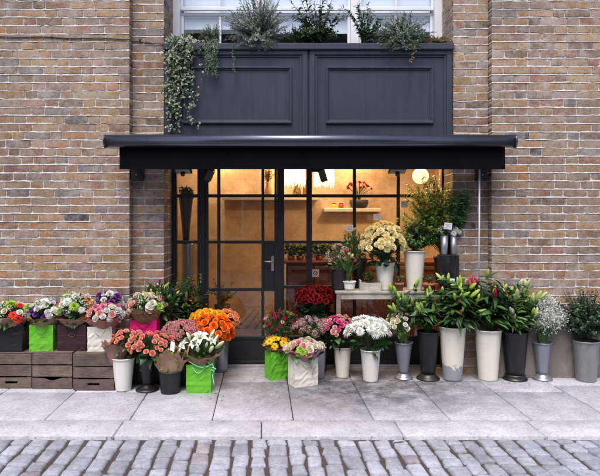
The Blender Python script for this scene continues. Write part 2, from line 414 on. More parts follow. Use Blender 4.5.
# granite setts laid in staggered files running towards the shop
rb=G(); n=60; 
rb.add([(-6,-3.6,-.027),(6,-3.6,-.027),(6,YKF-.001,-.027),(-6,YKF-.001,-.027)],[(0,1,2,3)],(1,1,1))
tag(rb.build('road_bed',M['joint']),kind='structure')
g=G(); r2=np.random.default_rng(11)
x=-3.3
while x<3.3:
    w=r2.uniform(.105,.135); y=YKF-.012-r2.uniform(0,.02); first=True
    y0=y
    while y>-3.3:
        L=r2.uniform(.115,.185)
        if first: L=r2.uniform(.06,.18); first=False
        gp=.0088; 
        j=lambda: r2.normal(0,.0065)
        a,b=y-L,y
        q=[(jx(x,YK,a)+gp+j(),a+gp*.85+j()),(jx(x+w,YK,a)-gp+j(),a+gp*.85+j()),(jx(x+w,YK,b)-gp+j(),b-gp*.5+j()),(jx(x,YK,b)+gp+j(),b-gp*.5+j())]
        t=r2.uniform(.78,1.22); cc=(t,t,t)
        if r2.random()<.035: cc=(t*1.0,t*.86,t*.80)
        rounded_slab(g,q,-.014+r2.normal(0,.0025),.06,.009,4,5,.005,.0016,cc,r2)
        y-=L
    x+=w
tag(g.build('cobbled_road',M['sett']),kind='structure')

# ------------------------------------------------------------------ brickwork
PAL=[((.32,.205,.105),6),((.36,.245,.14),5),((.30,.205,.15),5),((.27,.15,.105),4),((.19,.135,.095),3),((.33,.235,.185),4),((.20,.17,.17),1.5),((.38,.20,.09),1.0),((.07,.062,.07),.4),((.26,.19,.145),3)]
PW=np.array([p[1] for p in PAL]); PW=PW/PW.sum()
CO=.0750
def bricks(g,org,U,N,L,z0,z1,seed,depth=.1,dim=1.0):
    r=np.random.default_rng(seed); org=np.array(org,float); U=np.array(U,float); N=np.array(N,float); UP=np.array((0,0,1.))
    k0=int(round(z0/CO)); k1=int(math.ceil(z1/CO))
    for k in range(k0,k1):
        zb=k*CO; s=0.0
        seq=[]
        # flemish bond with random slips
        odd=k%2
        pos=0; j=0
        first=True
        while pos<L-1e-4:
            if first: w=(.1125 if odd else .225)*r.uniform(.93,1.07)
            else:
                w=(.1125 if (j+odd)%2 else .225)*r.uniform(.94,1.08)
                if r.random()<.12: w=.225*r.uniform(.9,1.05)
            first=False; j+=1
            if L-(pos+w)<.07: w=L-pos
            seq.append((pos,w)); pos+=w
        sag=r.normal(0,.0012)
        for (p,w) in seq:
            if w<.02: continue
            ci=r.choice(len(PAL),p=PW); c=np.array(PAL[ci][0])*r.uniform(.86,1.15)*dim*np.array((1,r.uniform(.96,1.03),r.uniform(.92,1.08)))
            gj=.0032+r.uniform(0,.0018); bj=.0055+r.uniform(-.001,.0025)
            u0=p+(gj if p>0 else 0); u1=p+w-(gj if p+w<L-1e-4 else 0); v0=zb+bj+sag+r.normal(0,.0012); v1=zb+CO-bj+sag+r.normal(0,.0012)
            nx=6 if w>.15 else 3; nz=2; f0=r.normal(.001,.0011)
            V=[];F=[]
            W=nx+1;H=nz+1
            for jz in range(H):
                for i in range(W):
                    a=i/nx; b=jz/nz; e=(i in(0,nx))or(jz in(0,nz)); ec=(i in(0,nx))and(jz in(0,nz))
                    du=(r.normal(0,.0012) if e else 0); dv=(r.normal(0,.0021) if e else 0)
                    uu=u0+(u1-u0)*a+du+(( .002 if i==0 else -.002) if ec else 0)*(1 if 0<p+w<L+1 else 0); vv=v0+(v1-v0)*b+dv
                    if ec: vv+= .0016 if jz==0 else -.0016
                    dep=f0-((.0022 if ec else .0010) if e else 0)+(r.normal(0,.0007))
                    V.append(org+U*uu+UP*vv+N*dep)
            for jz in range(nz):
                for i in range(nx): F.append((jz*W+i,jz*W+i+1,(jz+1)*W+i+1,(jz+1)*W+i))
            ring=[i for i in range(W)]+[W-1+W*q for q in range(1,H)]+[(H-1)*W+i for i in range(W-2,-1,-1)]+[W*q for q in range(H-2,0,-1)]
            n=len(V); V+=[V[q] for q in ring]; n2=len(V); V+=[V[q]-N*(.018 if 0.0<p<L-w-.01 else depth) for q in ring]
            for a in range(len(ring)):
                b=(a+1)%len(ring); F.append((n+a,n2+a,n2+b,n+b))
            if np.dot(np.cross(U,UP),N)<0: F=[f[::-1] for f in F]
            g.add(V,F,c,0)
def mortar_sheet(g,org,U,N,L,z0,z1,back=.0050,seed=1,thick=.09):
    r=np.random.default_rng(seed); org=np.array(org,float);U=np.array(U,float);N=np.array(N,float)
    nu=max(2,int(L/.03)); nz=int((z1-z0)/.025); V=[];F=[]
    for j in range(nz+1):
        for i in range(nu+1):
            V.append(org+U*(L*i/nu)+np.array((0,0,z0+(z1-z0)*j/nz))-N*(back+r.normal(0,.0010)))
    for j in range(nz):
        for i in range(nu): F.append((j*(nu+1)+i,j*(nu+1)+i+1,(j+1)*(nu+1)+i+1,(j+1)*(nu+1)+i))
    if np.dot(np.cross(U,(0,0,1)),N)<0: F=[f[::-1] for f in F]
    g.add(V,F,(1,1,1),1,False)
def beds(g,org,U,N,L,z0,z1,seed):
    # weathered pointing: a sloped ledge of mortar along every bed joint
    r=np.random.default_rng(seed+500); org=np.array(org,float);U=np.array(U,float);N=np.array(N,float); n=max(2,int(L/.022))
    for k in range(int(round(z0/CO)),int(math.ceil(z1/CO))+1):
        V=[];F=[]; wl=0
        for i in range(n+1):
            u=L*i/n; wl=wl*.86+r.normal(0,.0009); t=.0088+wl*.9+r.normal(0,.0010); o=.0016+wl*.5+r.normal(0,.0008)
            if r.random()<.03: o-=.004
            b=org+U*u+np.array((0,0,k*CO))
            V+=[b+np.array((0,0,t))-N*.0035,b+np.array((0,0,-.0045+wl))+N*o,b+np.array((0,0,-.0062+wl))-N*.006]
        for i in range(n):
            a=i*3; F+=[(a,a+1,a+4,a+3),(a+1,a+2,a+5,a+4)]
        g.add(V,F,(1,1,1),1,False)
def mbox(g,x0,x1,y0,y1,z0,z1): g.box(x0,x1,y0,y1,z0,z1,(1,1,1),1)
TOPZ=4.35
XL=X(129.5,0); XR=X(491.5,0)          # edges of the wide recess
YP=.09; XPL=X(164,YP); XPR=X(453,YP)  # brick piers inside it
YF=.42; YW=.53
# left wall
g=G(); L=XL+4.8
bricks(g,(-4.8,0,0),(1,0,0),(0,-1,0),L,0,TOPZ,21); mortar_sheet(g,(-4.8,0,0),(1,0,0),(0,-1,0),L-.006,0,TOPZ,seed=2); beds(g,(-4.8,0,0),(1,0,0),(0,-1,0),L-.003,0,TOPZ,2); beds(g,(XL,0.002,0),(0,1,0),(1,0,0),.085,0,TOPZ,12)
mbox(g,-4.8,XL-.006,.012,.6,0,TOPZ)
tag(g.build('brick_wall',[M['brick'],M['mortar']]),'stock brick wall left of the shop, behind the wooden crates','wall')
g=G(); L=4.8-XR
bricks(g,(XR,0,0),(1,0,0),(0,-1,0),L,0,TOPZ,22); mortar_sheet(g,(XR+.006,0,0),(1,0,0),(0,-1,0),L-.006,0,TOPZ,seed=3); beds(g,(XR+.003,0,0),(1,0,0),(0,-1,0),L-.003,0,TOPZ,3); beds(g,(XR,.002,0),(0,1,0),(-1,0,0),.085,0,TOPZ,13)
mbox(g,XR+.006,4.8,.012,.6,0,TOPZ)
tag(g.build('brick_wall',[M['brick'],M['mortar']]),'stock brick wall right of the shop with a grey rendered plinth','wall')
# piers with their deep reveals
g=G(); L=XPL-XL
bricks(g,(XL,YP,0),(1,0,0),(0,-1,0),L,0,TOPZ,23); mortar_sheet(g,(XL,YP,0),(1,0,0),(0,-1,0),L-.006,0,TOPZ,seed=4); beds(g,(XL,YP,0),(1,0,0),(0,-1,0),L-.003,0,TOPZ,4); beds(g,(XPL,YP+.003,0),(0,1,0),(1,0,0),YW-YP,0,TOPZ,14)
bricks(g,(XPL,YP+.012,0),(0,1,0),(1,0,0),YW-YP+.05,0,TOPZ,24); mbox(g,XL,XPL-.007,YP+.014,.6,0,TOPZ)
tag(g.build('brick_pier',[M['brick'],M['mortar']]),'recessed brick pier left of the shop door, ivy hanging beside it','pier')
g=G(); L=XR-XPR
bricks(g,(XPR,YP,0),(1,0,0),(0,-1,0),L,0,TOPZ,25); mortar_sheet(g,(XPR+.006,YP,0),(1,0,0),(0,-1,0),L-.006,0,TOPZ,seed=5); beds(g,(XPR+.003,YP,0),(1,0,0),(0,-1,0),L-.003,0,TOPZ,5); beds(g,(XPR,YP+.003,0),(0,1,0),(-1,0,0),YW-YP,0,TOPZ,15)
bricks(g,(XPR,YP+.012,0),(0,1,0),(-1,0,0),YW-YP+.05,0,TOPZ,26); mbox(g,XPR+.007,XR,YP+.014,.6,0,TOPZ)
tag(g.build('brick_pier',[M['brick'],M['mortar']]),'recessed brick pier right of the shop window, behind the white crank rod','pier')
# rendered plinth at the foot of the right wall
g=G(); zp=Z(327,-.02)
g.box(XR+.004,4.8,-.022,.03,0,zp,(1,1,1),0,.006)
tag(g.build('plinth',M['plinth']),'grey rendered plinth along the foot of the right brick wall','plinth')

# ------------------------------------------------------------------ cable along the left wall
g=G()
pts=[P(-60,34.5,-.008)]+[P(x,36.5+(x/128)*2.6+ .5*math.sin(x*.11),-.008) for x in range(-30,128,8)]+[P(129.6,39.4,-.010),P(130.2,40,.03),P(131,40.5,YP-.008)]+[P(x,41+(x-131)/32*3.5+.4*math.sin(x),YP-.008) for x in range(133,166,4)]
g.tube(pts,.0048,(.03,.03,.03),8)

for px in (52,140): 
    Yc=0 if px<128 else YP; p=P(px,36.5+px/128*2.6+(1 if px>128 else 0),Yc); g.box(p[0]-.006,p[0]+.006,Yc-.02,Yc,p[2]-.009,p[2]+.009,(.04,.04,.04))
tag(g.build('wall_cable',M['cable']),'dark electric cable clipped along the upper left brick wall','cable')

# ------------------------------------------------------------------ fascia above the awning
ft=thing('shop_fascia','blank blue-grey panelled timber fascia above the awning','fascia',(0,0,0))
yb=YP-.005
zt=Z(49.5,yb); zb=2.24
g=G(); g.box(XPL+.004,XPR-.004,yb,YF-.04,zb,zt-.001,(1,1,1)); g.build('box',M['fascia'],ft)
def frame_rect(g,x0,x1,z0,z1,w,y0,y1,bev=.004):
    g.box(x0,x1,y0,y1,z1-w,z1,(1,1,1),0,bev); g.box(x0,x1,y0,y1,z0,z0+w,(1,1,1),0,bev)
    g.box(x0,x0+w,y0+.0015,y1,z0+w*.5,z1-w*.5,(1,1,1),0,bev); g.box(x1-w,x1,y0+.0015,y1,z0+w*.5,z1-w*.5,(1,1,1),0,bev)
zlo=2.05
for side in (0,1):
    xa,xb=(X(166,yb),X(307.6,yb)) if side==0 else (X(309.4,yb),X(451.6,yb))
    g=G(); frame_rect(g,xa,xb,zlo+.02,Z(50,yb),S(5.5,yb),yb-.028,yb-.001); 
    g.box(xa+.03,xb-.03,yb-.012,yb-.0005,Z(57.5,yb),Z(55,yb),(1,1,1),0,.003)
    g.box(xa+S(5.5,yb),xa+S(8,yb),yb-.016,yb-.0005,zlo,Z(55,yb),(1,1,1),0,.003); g.box(xb-S(8,yb),xb-S(5.5,yb),yb-.016,yb-.0005,zlo,Z(55,yb),(1,1,1),0,.003)
    g.box(xa,xb,yb-.0015,yb+.02,zlo,zb+.01,(1,1,1))
    g.build('frame_moulding',M['fascia'],ft)
    xa,xb=(X(183,yb),X(292,yb)) if side==0 else (X(325.5,yb),X(433.5,yb))
    g=G(); frame_rect(g,xa,xb,Z(124,yb),Z(66.5,yb),S(2.6,yb),yb-.022,yb-.001,.005)
    fr=S(2.6,yb); frame_rect(g,xa+fr,xb-fr,Z(124,yb)+fr,Z(66.5,yb)-fr,S(1.2,yb),yb-.010,yb-.001,.003)
    g.build('inner_moulding',M['fascia'],ft)
g=G(); yl=.03; g.box(XPL+.003,XPR-.003,yl,yb+.03,Z(49.3,yl),Z(42.8,yl),(1,1,1),0,.006); g.build('ledge',M['fascia'],ft)
# flat lead roof of the shopfront, behind the ledge
g=G(); zroof=Z(49.3,yl)
g.box(XPL+.003,XPR-.003,yb+.031,YW+.02,zroof-.04,zroof,(1,1,1)); g.build('roof',M['fascia'],ft)

# ------------------------------------------------------------------ sash window upstairs
wt=thing('sash_window','white painted sash windows above the planted ledge','window',(0,0,0))
yw=YW; x0=X(174.5,yw); x1=X(439.5,yw); zs=zroof
g=G(); g.box(x0-.03,x0+S(6,yw),yw-.05,yw+.12,zs+.03,TOPZ,(1,1,1),0,.004); g.build('jamb',M['white'],wt)
g=G(); g.box(x1-S(6,yw),x1+.03,yw-.05,yw+.12,zs+.03,TOPZ,(1,1,1),0,.004); g.build('jamb',M['white'],wt)
g=G(); g.box(x0-.03,x1+.03,yw-.09,yw+.12,zs-.02,zs+.029,(1,1,1),0,.006); g.build('sill',M['white'],wt)
mull=[X(263,yw),X(354.5,yw)]
for m_ in mull:
    g=G(); g.box(m_-S(4,yw),m_+S(4,yw),yw-.04,yw+.12,zs+.03,TOPZ,(1,1,1),0,.004); g.build('mullion',M['white'],wt)
edges=[x0+S(6,yw),mull[0]-S(4,yw),mull[0]+S(4,yw),mull[1]-S(4,yw),mull[1]+S(4,yw),x1-S(6,yw)]
zr0=Z(14,yw); zr1=Z(6.5,yw)
for k in range(3):
    a,b=edges[2*k]+.001,edges[2*k+1]-.001
    for (za,zc,yo,nm) in ((zs+.03,Z(12,yw),.02,'lower_sash'),(Z(10.8,yw),TOPZ-.02,-.015,'upper_sash')):
        g=G(); w=.028; y_=yw+yo
        g.box(a,b,y_,y_+.035,za,za+.035,(1,1,1),0,.003); g.box(a,b,y_,y_+.035,zc-.03,zc,(1,1,1),0,.003)
        g.box(a,a+w,y_+.001,y_+.034,za+.03,zc-.03,(1,1,1),0,.003); g.box(b-w,b,y_+.001,y_+.034,za+.03,zc-.03,(1,1,1),0,.003)
        c=(a+b)/2; g.box(c-.011,c+.011,y_+.002,y_+.03,za+.034,zc-.029,(1,1,1),0,.003)
        if nm=='upper_sash':
            g.box(a+w,c-.011,y_+.004,y_+.029,za+.62,za+.642,(1,1,1),0,.003); g.box(c+.011,b-w,y_+.004,y_+.029,za+.62,za+.642,(1,1,1),0,.003)
        s_=g.build(nm,M['white'],wt)
        g=G(); g.add([(a+.01,y_+.018,za+.01),(b-.01,y_+.018,za+.01),(b-.01,y_+.018,zc-.01),(a+.01,y_+.018,zc-.01)],[(0,1,2,3)]); g.build('pane',M['sashglass'],s_)
M['sky_reflection']=simple('sky_reflection_sheet',(.72,.79,.90),.9,var=.04,scale=4,bmp=.05)  # pale blue sheet colour stands in for sky reflected in the panes
for k in range(3):
    a,b=edges[2*k]+.02,edges[2*k+1]-.02
    zbt=Z((29,33,31)[k],yw+.1)  # dark gap left beneath stands in for reflected roofs
    g=G(); g.box(a,b,yw+.065,yw+.068,zbt,TOPZ,(1,1,1)); g.box(a,b,yw+.06,yw+.073,zbt-.02,zbt,(1,1,1))
    tag(g.build('sky_reflection_sheet',M['sky_reflection']),('pale sheet coloured as reflected sky in the left upstairs window, behind the ivy','pale sheet coloured as reflected sky in the middle upstairs window, behind the dark shrub','pale sheet coloured as reflected sky in the right upstairs window, above the silvery bush')[k],'sky_reflection','sheets coloured as reflected sky in the upstairs windows')
g=G(); g.box(x0-.1,x1+.1,2.0,2.05,zs-.1,TOPZ,(1,1,1)); g.box(x0-.1,x1+.1,yw+.13,2.0,zs-.04,zs-.001,(1,1,1)); g.box(x0-.12,x0-.1,yw+.13,2.0,zs,TOPZ); g.box(x1+.1,x1+.12,yw+.13,2.0,zs,TOPZ); g.box(x0-.12,x1+.12,yw+.12,2.05,TOPZ,TOPZ+.04)
M['dim']=simple('dim_room',(.10,.11,.13),.9)
tag(g.build('upstairs_room',M['dim']),kind='structure')

# ------------------------------------------------------------------ awning
at=thing('awning','slim black awning with a straight valance over the shop door','awning',(0,0,0))
ya=-.33; xa=X(104,ya+.03); xb=X(516.5,ya+.03)
zt=Z(134.6,ya+.03); h=S(12.2,ya)
prof=[(-.0,0),(-.012,.006),(-.022,.02),(-.026,.04),(-.022,.062),(-.010,.078),(.006,.084),(.075,.084),(.085,.078),(.085,.02),(.075,.0)]
sc=h/.084
def extr(g,prof,x0,x1,y,z,mi=0,cap=True):
    n=len(prof); V=[(xx,y+p[0],z+p[1]) for xx in (x0,x1) for p in prof]
    F=[(i,(i+1)%n,n+(i+1)%n,n+i)[::-1] for i in range(n)]
    if cap: F+= [tuple(range(n)),tuple(range(n,2*n))[::-1]]
    g.add(V,F,(1,1,1),mi,True)
prof=[(a,b*sc) for a,b in prof]
zb_=zt-h
g=G(); extr(g,prof,xa+.012,xb-.012,ya+.03,zb_); o=g.build('front_bar',M['alu'],at)
for (xx,s_) in ((xa,1),(xb,-1)):
    g=G(); pf=[(a*1.12-.002,b*1.0-(.014 if 0<=a<.05 and b<.01 else 0)+.001) for a,b in prof]; extr(g,pf,xx,xx+.0119,ya+.03,zb_) if s_>0 else extr(g,pf,xx-.0119,xx,ya+.03,zb_); g.build('end_cap',M['alu'],at)
g=G(); n=60; V=[];F=[]
xv0=X(119.5,-.26); xv1=X(505,-.26); zv=Z(168.7,-.26); r=np.random.default_rng(5)
for j in range(7):
    for i in range(n+1):
        u=i/n; yy=-.262+.004*math.sin(u*31)*(j/6)+.003*math.sin(u*67+1)*(j/6)
        V.append((xv0+(xv1-xv0)*u,yy,zb_+.01+(zv-zb_-.01)*j/6+(.004*math.sin(u*19+1)+.002*math.sin(u*47) if j==6 else 0)))
for j in range(6):
    for i in range(n): F.append((j*(n+1)+i,(j+1)*(n+1)+i,(j+1)*(n+1)+i+1,j*(n+1)+i+1))
k=len(V); V2=[(x,y+.004,z) for x,y,z in V]
F2=[tuple(q+k for q in f[::-1]) for f in F]
g.add(V+V2,F+F2,(1,1,1)); g.box(xv0,xv1,-.268,-.252,zv-.004,zv+.012,(1,1,1),0,.002)
g.build('valance',M['canvas'],at)
g=G(); g.box(xv0,xv1,-.24,-.002,zt-.032,zt-.024,(1,1,1)); g.build('canopy',M['canvas'],at)
g=G(); g.box(xv0,xv1,-.06,-.0025,zt-.10,zt-.033,(1,1,1),0,.006); g.build('rear_rail',M['alu'],at)
for (pa,pb) in ((131.5,143),(476.5,486.5)):
    g=G(); g.box(X(pa,.03),X(pb,.03),.0,YP-.004,Z(181,.03),Z(160,.03),(1,1,1),0,.004); c=(X(pa,.03)+X(pb,.03))/2
    g.tube([(c,.03,Z(170,.03)),(c,-.22,zb_+.03)],.014,(0,0,0),8); g.build('bracket',M['blackm'],at)
    g=G(); g.lathe([(0.006,0),(.006,.004),(0,.005)],12,(0,0,0)); o=g.build('bolt',M['zinc'],at,loc=(c,-.001,Z(175,.03))); o.rotation_euler=(PI/2,0,0)
g=G(); yr=-.12; g.tube([P(479.5,160,yr),P(479.3,220,yr),P(478.8,279,yr)],.0075,(.75,.75,.78),10); 
tag(g.build('crank_rod',M['white']),'thin white awning crank rod hanging before the right pier','rod')
g=G(); g.tube([P(478.8,279,yr),P(478.8,284,yr),P(481,286,yr),P(481,291,yr)],.005,(.1,.1,.1),8)
o=g.build('crank_handle',M['blackm'],bpy.data.objects['crank_rod'])

# ------------------------------------------------------------------ shopfront: frame, door, glazing
st=thing('shopfront','dark metal-framed glazed shopfront with small square panes','shopfront',(0,0,0))
f0,f1=YF,YF+.05
def col(g,pa,pb,za=0.0,zc=2.26,y0=f0,y1=f1): g.box(X(pa,y0),X(pb,y0),y0,y1,za,zc,(1,1,1),0,.003)
def bar(g,pa,pb,qa,qb,y0=f0+.004,y1=f1-.004): g.box(X(pa,y0),X(pb,y0),y0,y1,Z(qb,y0),Z(qa,y0),(1,1,1),0,.003)
for a,b in ((169.5,176.6),(197.3,205),(277,284.2),(441.7,448.6)):
    g=G(); col(g,a,b); g.build('post',M['frame'],st)
g=G(); col(g,448.8,455.2,0,2.26,f0-.01,f1); g.build('side_post',M['frametimber'],st)
g=G(); g.box(X(169.5,f0),X(455,f0),f0,f1,2.20,2.262,(1,1,1),0,.003); g.build('head',M['frame'],st)
def glazing(pa,pb,bars,rows,kick=336,parent=None,nm='glazing_bar'):
    g=G()
    for a,b in bars: col(g,a,b,Z(kick,f0),2.2,f0+.006,f1-.006); g.build(nm,M['frame'],parent); g=G()
    xs_=[pa]+[v for ab in bars for v in ab]+[pb]
    for q0,q1 in rows:
        g=G()
        for i in range(0,len(xs_),2): bar(g,xs_[i]-.3,xs_[i+1]+.3,q0,q1)
        g.build(nm,M['frame'],parent)
    g=G(); y_=f0+.025
    cells_x=[(xs_[i],xs_[i+1]) for i in range(0,len(xs_),2)]
    ys=[60]+[ (q0+q1)/2 for q0,q1 in rows]+[kick]
    for i,(a,b) in enumerate(cells_x):
        g.add([(X(a,y_)-.004,y_,Z(kick,y_)),(X(b,y_)+.004,y_,Z(kick,y_)),(X(b,y_)+.004,y_,2.21),(X(a,y_)-.004,y_,2.21)],[(0,1,2,3)])
    g.build('pane',M['glass'],parent)
    g=G(); g.box(X(pa,f0)+.001,X(pb,f0)-.001,f0+.008,f1-.002,.012,Z(kick,f0),(1,1,1),0,.002)
    w=.03; frame_rect(g,X(pa,f0)+.004,X(pb,f0)-.004,.015,Z(kick,f0)-.002,w,f0-.002,f0+.0075,.002)
    g.build('kick_panel',M['frame'],parent)
R3=[(194.2,197.4),(240.6,243.6)]
glazing(176.7,197.2,[],R3,parent=st)
glazing(284.3,441.6,[(306.4,312),(353,356.2),(397,400)],R3+[(285.5,288.5)],parent=st)
# door leaf
dr=thing('door','','',(0,0,0)); dr.parent=st
glazing(205.2,276.8,[(217.2,220.2),(261.4,264.2)],R3+[(288,291)],parent=dr)
g=G(); g.box(X(205.1,f0)+.001,X(208.2,f0),f0-.004,f1-.01,.012,2.195,(1,1,1),0,.002); g.box(X(274.4,f0),X(276.9,f0)-.001,f0-.004,f1-.01,.012,2.195,(1,1,1),0,.002); g.build('stile',M['frame'],dr)
g=G(); g.box(X(264.2,f0),X(274.4,f0),f0+.002,f1-.012,Z(288,f0),Z(243.6,f0),(1,1,1),0,.002); g.build('lock_plate',M['frame'],dr)
M['nickel']=simple('nickel',(.55,.53,.50),.3,.9)
g=G(); yh=f0-.002
g.box(X(271.2,yh),X(274.2,yh),yh-.008,yh,Z(271,yh),Z(256,yh),(1,1,1),0,.002)
p=P(272.7,261.2,yh-.008); g.tube([p,p+np.array((0,-.045,0)),p+np.array((-.015,-.052,0)),P(264.2,261.6,yh-.06)],.0085,(1,1,1),10)
p=P(272.7,267,yh-.008); g.lathe([(.006,0),(.006,.003),(0,.003)],10,p)
g.build('handle',M['nickel'],dr)
g=G(); g.box(XPL+.008,XPR-.008,YF-.06,YF+.06,0.0,.012,(1,1,1),0,.003); g.build('threshold',M['slab'],st)

# ------------------------------------------------------------------ the lit room inside
YB=2.35
g=G(); xi0,xi1=-1.75,1.85
g.box(xi0,xi1,YB,YB+.05,0,2.5,(1,1,1)); g.box(xi0-.05,xi0,.62,YB,0,2.5); g.box(xi1,xi1+.05,.62,YB,0,2.5)
g.box(xi0-.05,XPL-.0,.601,.619,0,2.5); g.box(XPR,xi1+.05,.601,.619,0,2.5)
tag(g.build('room_wall',M['plaster']),kind='structure')
g=G(); g.box(xi0-.05,xi1+.05,YF-.03,YB+.05,2.5,2.55,(1,1,1)); g.box(XPL,XPR,YF-.03,.5,2.265,2.499)
M['ceil']=simple('ceiling_paint',(.55,.50,.42),.9); tag(g.build('room_ceiling',M['ceil']),kind='structure')
g=G(); g.box(xi0-.05,xi1+.05,YF+.061,YB+.05,-.05,.006,(1,1,1)); M['floorb']=simple('floorboards',(.09,.06,.045),.5,var=.3,scale=8,stretch=(8,1,1)); tag(g.build('room_floor',M['floorb']),kind='structure')
def lamp(name,loc,power,size,color,rot=(0,0,0)):
    d=bpy.data.lights.new(name,'AREA'); d.energy=power; d.size=size; d.color=color; d.shape='DISK'
    o=bpy.data.objects.new(name,d); COL.objects.link(o); o.location=loc; o.rotation_euler=rot; return o
WARM=(1,.62,.29)
INT=.72
for i,(lx,ly,pw) in enumerate(((-.95,2.14,9),(-.15,2.14,10),(.75,2.14,10),(1.42,.85,18),(.80,.72,15))):  # last two lamps are unseen, added to brighten the branches and roses
    t=thing('ceiling_lamp',('small brass ceiling lamp above the left of the shop room','small brass ceiling lamp above the shelf of glass vases','small brass ceiling lamp above the bowl of red flowers','unseen ceiling lamp added to brighten the yellow branches','unseen ceiling lamp added close behind the glass to brighten the cream roses')[i],'lamp',(lx,ly,2.5),0,'ceiling lamps in the shop')
    g=G(); g.lathe([(.02,0),(.05,-.03),(.055,-.08),(.045,-.08),(.02,-.04)],24,col=(.4,.3,.1),close=False); g.build('shade',M['nickel'],t)
    g=G(); g.lathe([(0,-.035),(.025,-.045),(.03,-.065),(0,-.085)],16); g.build('bulb',M['lampglow'],t)
    lamp('ceiling_lamp_light',(lx,ly,2.40),pw*INT,.12,WARM)

M['glassdark']=simple('dark_pane',(.03,.04,.05),.1,bmp=0)
# ------------------------------------------------------------------ the far side of the street (seen in the glass)
g=G(); g.add([(-40,-9.6,-.03),(40,-9.6,-.03),(40,-3.305,-.03),(-40,-3.305,-.03)],[(0,1,2,3)],(.85,.85,.85)); tag(g.build('road',M['sett']),kind='structure')
def brick_tex():
    m,n,l,b=nmat('far_brick'); t=n.new('ShaderNodeTexBrick'); tc=n.new('ShaderNodeTexCoord'); mp=n.new('ShaderNodeMapping'); mp.inputs['Rotation'].default_value=(PI/2,0,0); l.new(tc.outputs['Object'],mp.inputs[0]); l.new(mp.outputs[0],t.inputs[0])
    t.inputs['Color1'].default_value=(.22,.14,.09,1); t.inputs['Color2'].default_value=(.30,.20,.13,1); t.inputs['Mortar'].default_value=(.3,.28,.26,1); t.inputs['Scale'].default_value=4.4; t.inputs['Mortar Size'].default_value=.03
    l.new(t.outputs[0],b.inputs['Base Color']); b.inputs['Roughness'].default_value=.9; return m
ob=thing('building','brick building across the street, seen reflected in the shop glass','building',(0,-9.6,0))
g=G(); g.box(-16,16,-6,0,0,6.4,(1,1,1)); g.build('wall',brick_tex(),ob)
g=G(); g.box(-16.1,16.1,-.05,.12,6.4,6.55,(1,1,1)); g.build('parapet',M['plinth'],ob)
for k in range(8):
    for z0_,z1_ in ((.9,2.6),(3.9,5.4)):
        xx=-14+k*4; g=G(); frame_rect(g,xx-.6,xx+.6,z0_,z1_,.07,.002,.05,.003); g.box(xx-.02,xx+.02,.004,.045,z0_+.07,z1_-.07); w_=g.build('window',M['white'],ob)
        g=G(); g.box(xx-.56,xx+.56,.0015,.012,z0_+.04,z1_-.04); g.build('pane',M['glassdark'],w_)
# ------------------------------------------------------------------ flowers and leaves (mesh builders, unit size)
def jit(c,r,s=.12):
    return tuple(max(0,min(1,x*(1+r.uniform(-s,s)))) for x in c)
def rose(cout,cin,seed=0,openness=.6,layers=6,edge=None):
    r=np.random.default_rng(seed); g=G()
    RR=(.15,.28,.43,.60,.78,.97); NN=(2,3,4,5,5,6); HH=(.62,.62,.57,.48,.34,.16)
    for k in range(6):
        if layers<6 and k==2: continue
        n=NN[k]; R=RR[k]; H=HH[k]; t=k/5
        for i in range(n):
            ph=2*PI*i/n+k*1.3+r.uniform(-.2,.2); hw=2*PI/n*.68; V=[];C=[]; nu,nv=6,5; h_=H*r.uniform(.92,1.1); R_=R*r.uniform(.93,1.06)
            for a in range(nv+1):
                v=a/nv
                for b in range(nu+1):
                    u=-1+2*b/nu; vv=v*(1-.20*u*u)
                    # cup that closes over the heart; outer petals roll outwards
                    rad=R_*(.25+.75*math.sin(min(1,vv*1.25)*PI/2))
                    if t<.55: rad*=1-.45*max(0,vv-.6)*(1-t)
                    else: rad+=R_*.20*openness*max(0,vv-.6)*2.5
                    z=-.38+(h_+.38)*math.sin(vv*PI/2)**.9-(t*openness*.5*max(0,vv-.72)**1.0)
                    a2=ph+u*hw*(.45+.55*min(1,vv*1.5))
                    rr=rad*(1+.05*v*math.sin(4*a2+k*2)); z+=.055*v*math.sin(5*a2+k*3+seed); V.append((rr*math.cos(a2),rr*math.sin(a2),z))
                    m=min(1,t*.8+.2*vv); c=np.array(cin)*(1-m)+np.array(cout)*m
                    if edge is not None and vv>.72: c=c*.55+np.array(edge)*.45
                    C.append(c)
            F=[(a*(nu+1)+b,a*(nu+1)+b+1,(a+1)*(nu+1)+b+1,(a+1)*(nu+1)+b) for a in range(nv) for b in range(nu)]
            g.add(V,F,np.array(C))
    g.lathe([(.10,-.2),(.17,.1),(.19,.36),(.13,.56),(.04,.64),(0,.64)],9,col=tuple(np.array(cin)*.5+np.array(cout)*.5),close=False,wob=lambda t,z:1+.12*math.sin(3*t+z*5))
    g.lathe([(0.02,-.62),(.16,-.52),(.30,-.40),(.34,-.30)],8,col=(.05,.12,.03),close=False)
    return g
def rays(g,n,L,w,z0,tilt,curve,col,tip,seed,rows=4,jt=.12):
    r=np.random.default_rng(seed)
    for i in range(n):
        ph=2*PI*i/n+r.uniform(-.5,.5)*2*PI/n*.6; tl=tilt+r.uniform(-jt,jt); l=L*r.uniform(.86,1.06)
        V=[];C=[]
        for j in range(rows+1):
            v=j/rows; rad=.08+l*v*math.cos(tl-curve*v*.5); z=z0+l*v*math.sin(tl-curve*v*.5)
            ww=w*(math.sin(PI*min(1,v*.85+.12))**.6)*(0.15 if j==rows else 1)
            for s_,dz in ((-1,.25),(0,0),(1,.25)):
                V.append((rad*math.cos(ph)-s_*ww*math.sin(ph),rad*math.sin(ph)+s_*ww*math.cos(ph),z+dz*ww))
                C.append(np.array(col)*(1-v)+np.array(tip)*v)
        F=[]
        for j in range(rows):
            a=j*3; F+=[(a,a+1,a+4,a+3),(a+1,a+2,a+5,a+4)]
        g.add(V,F,np.array(C))
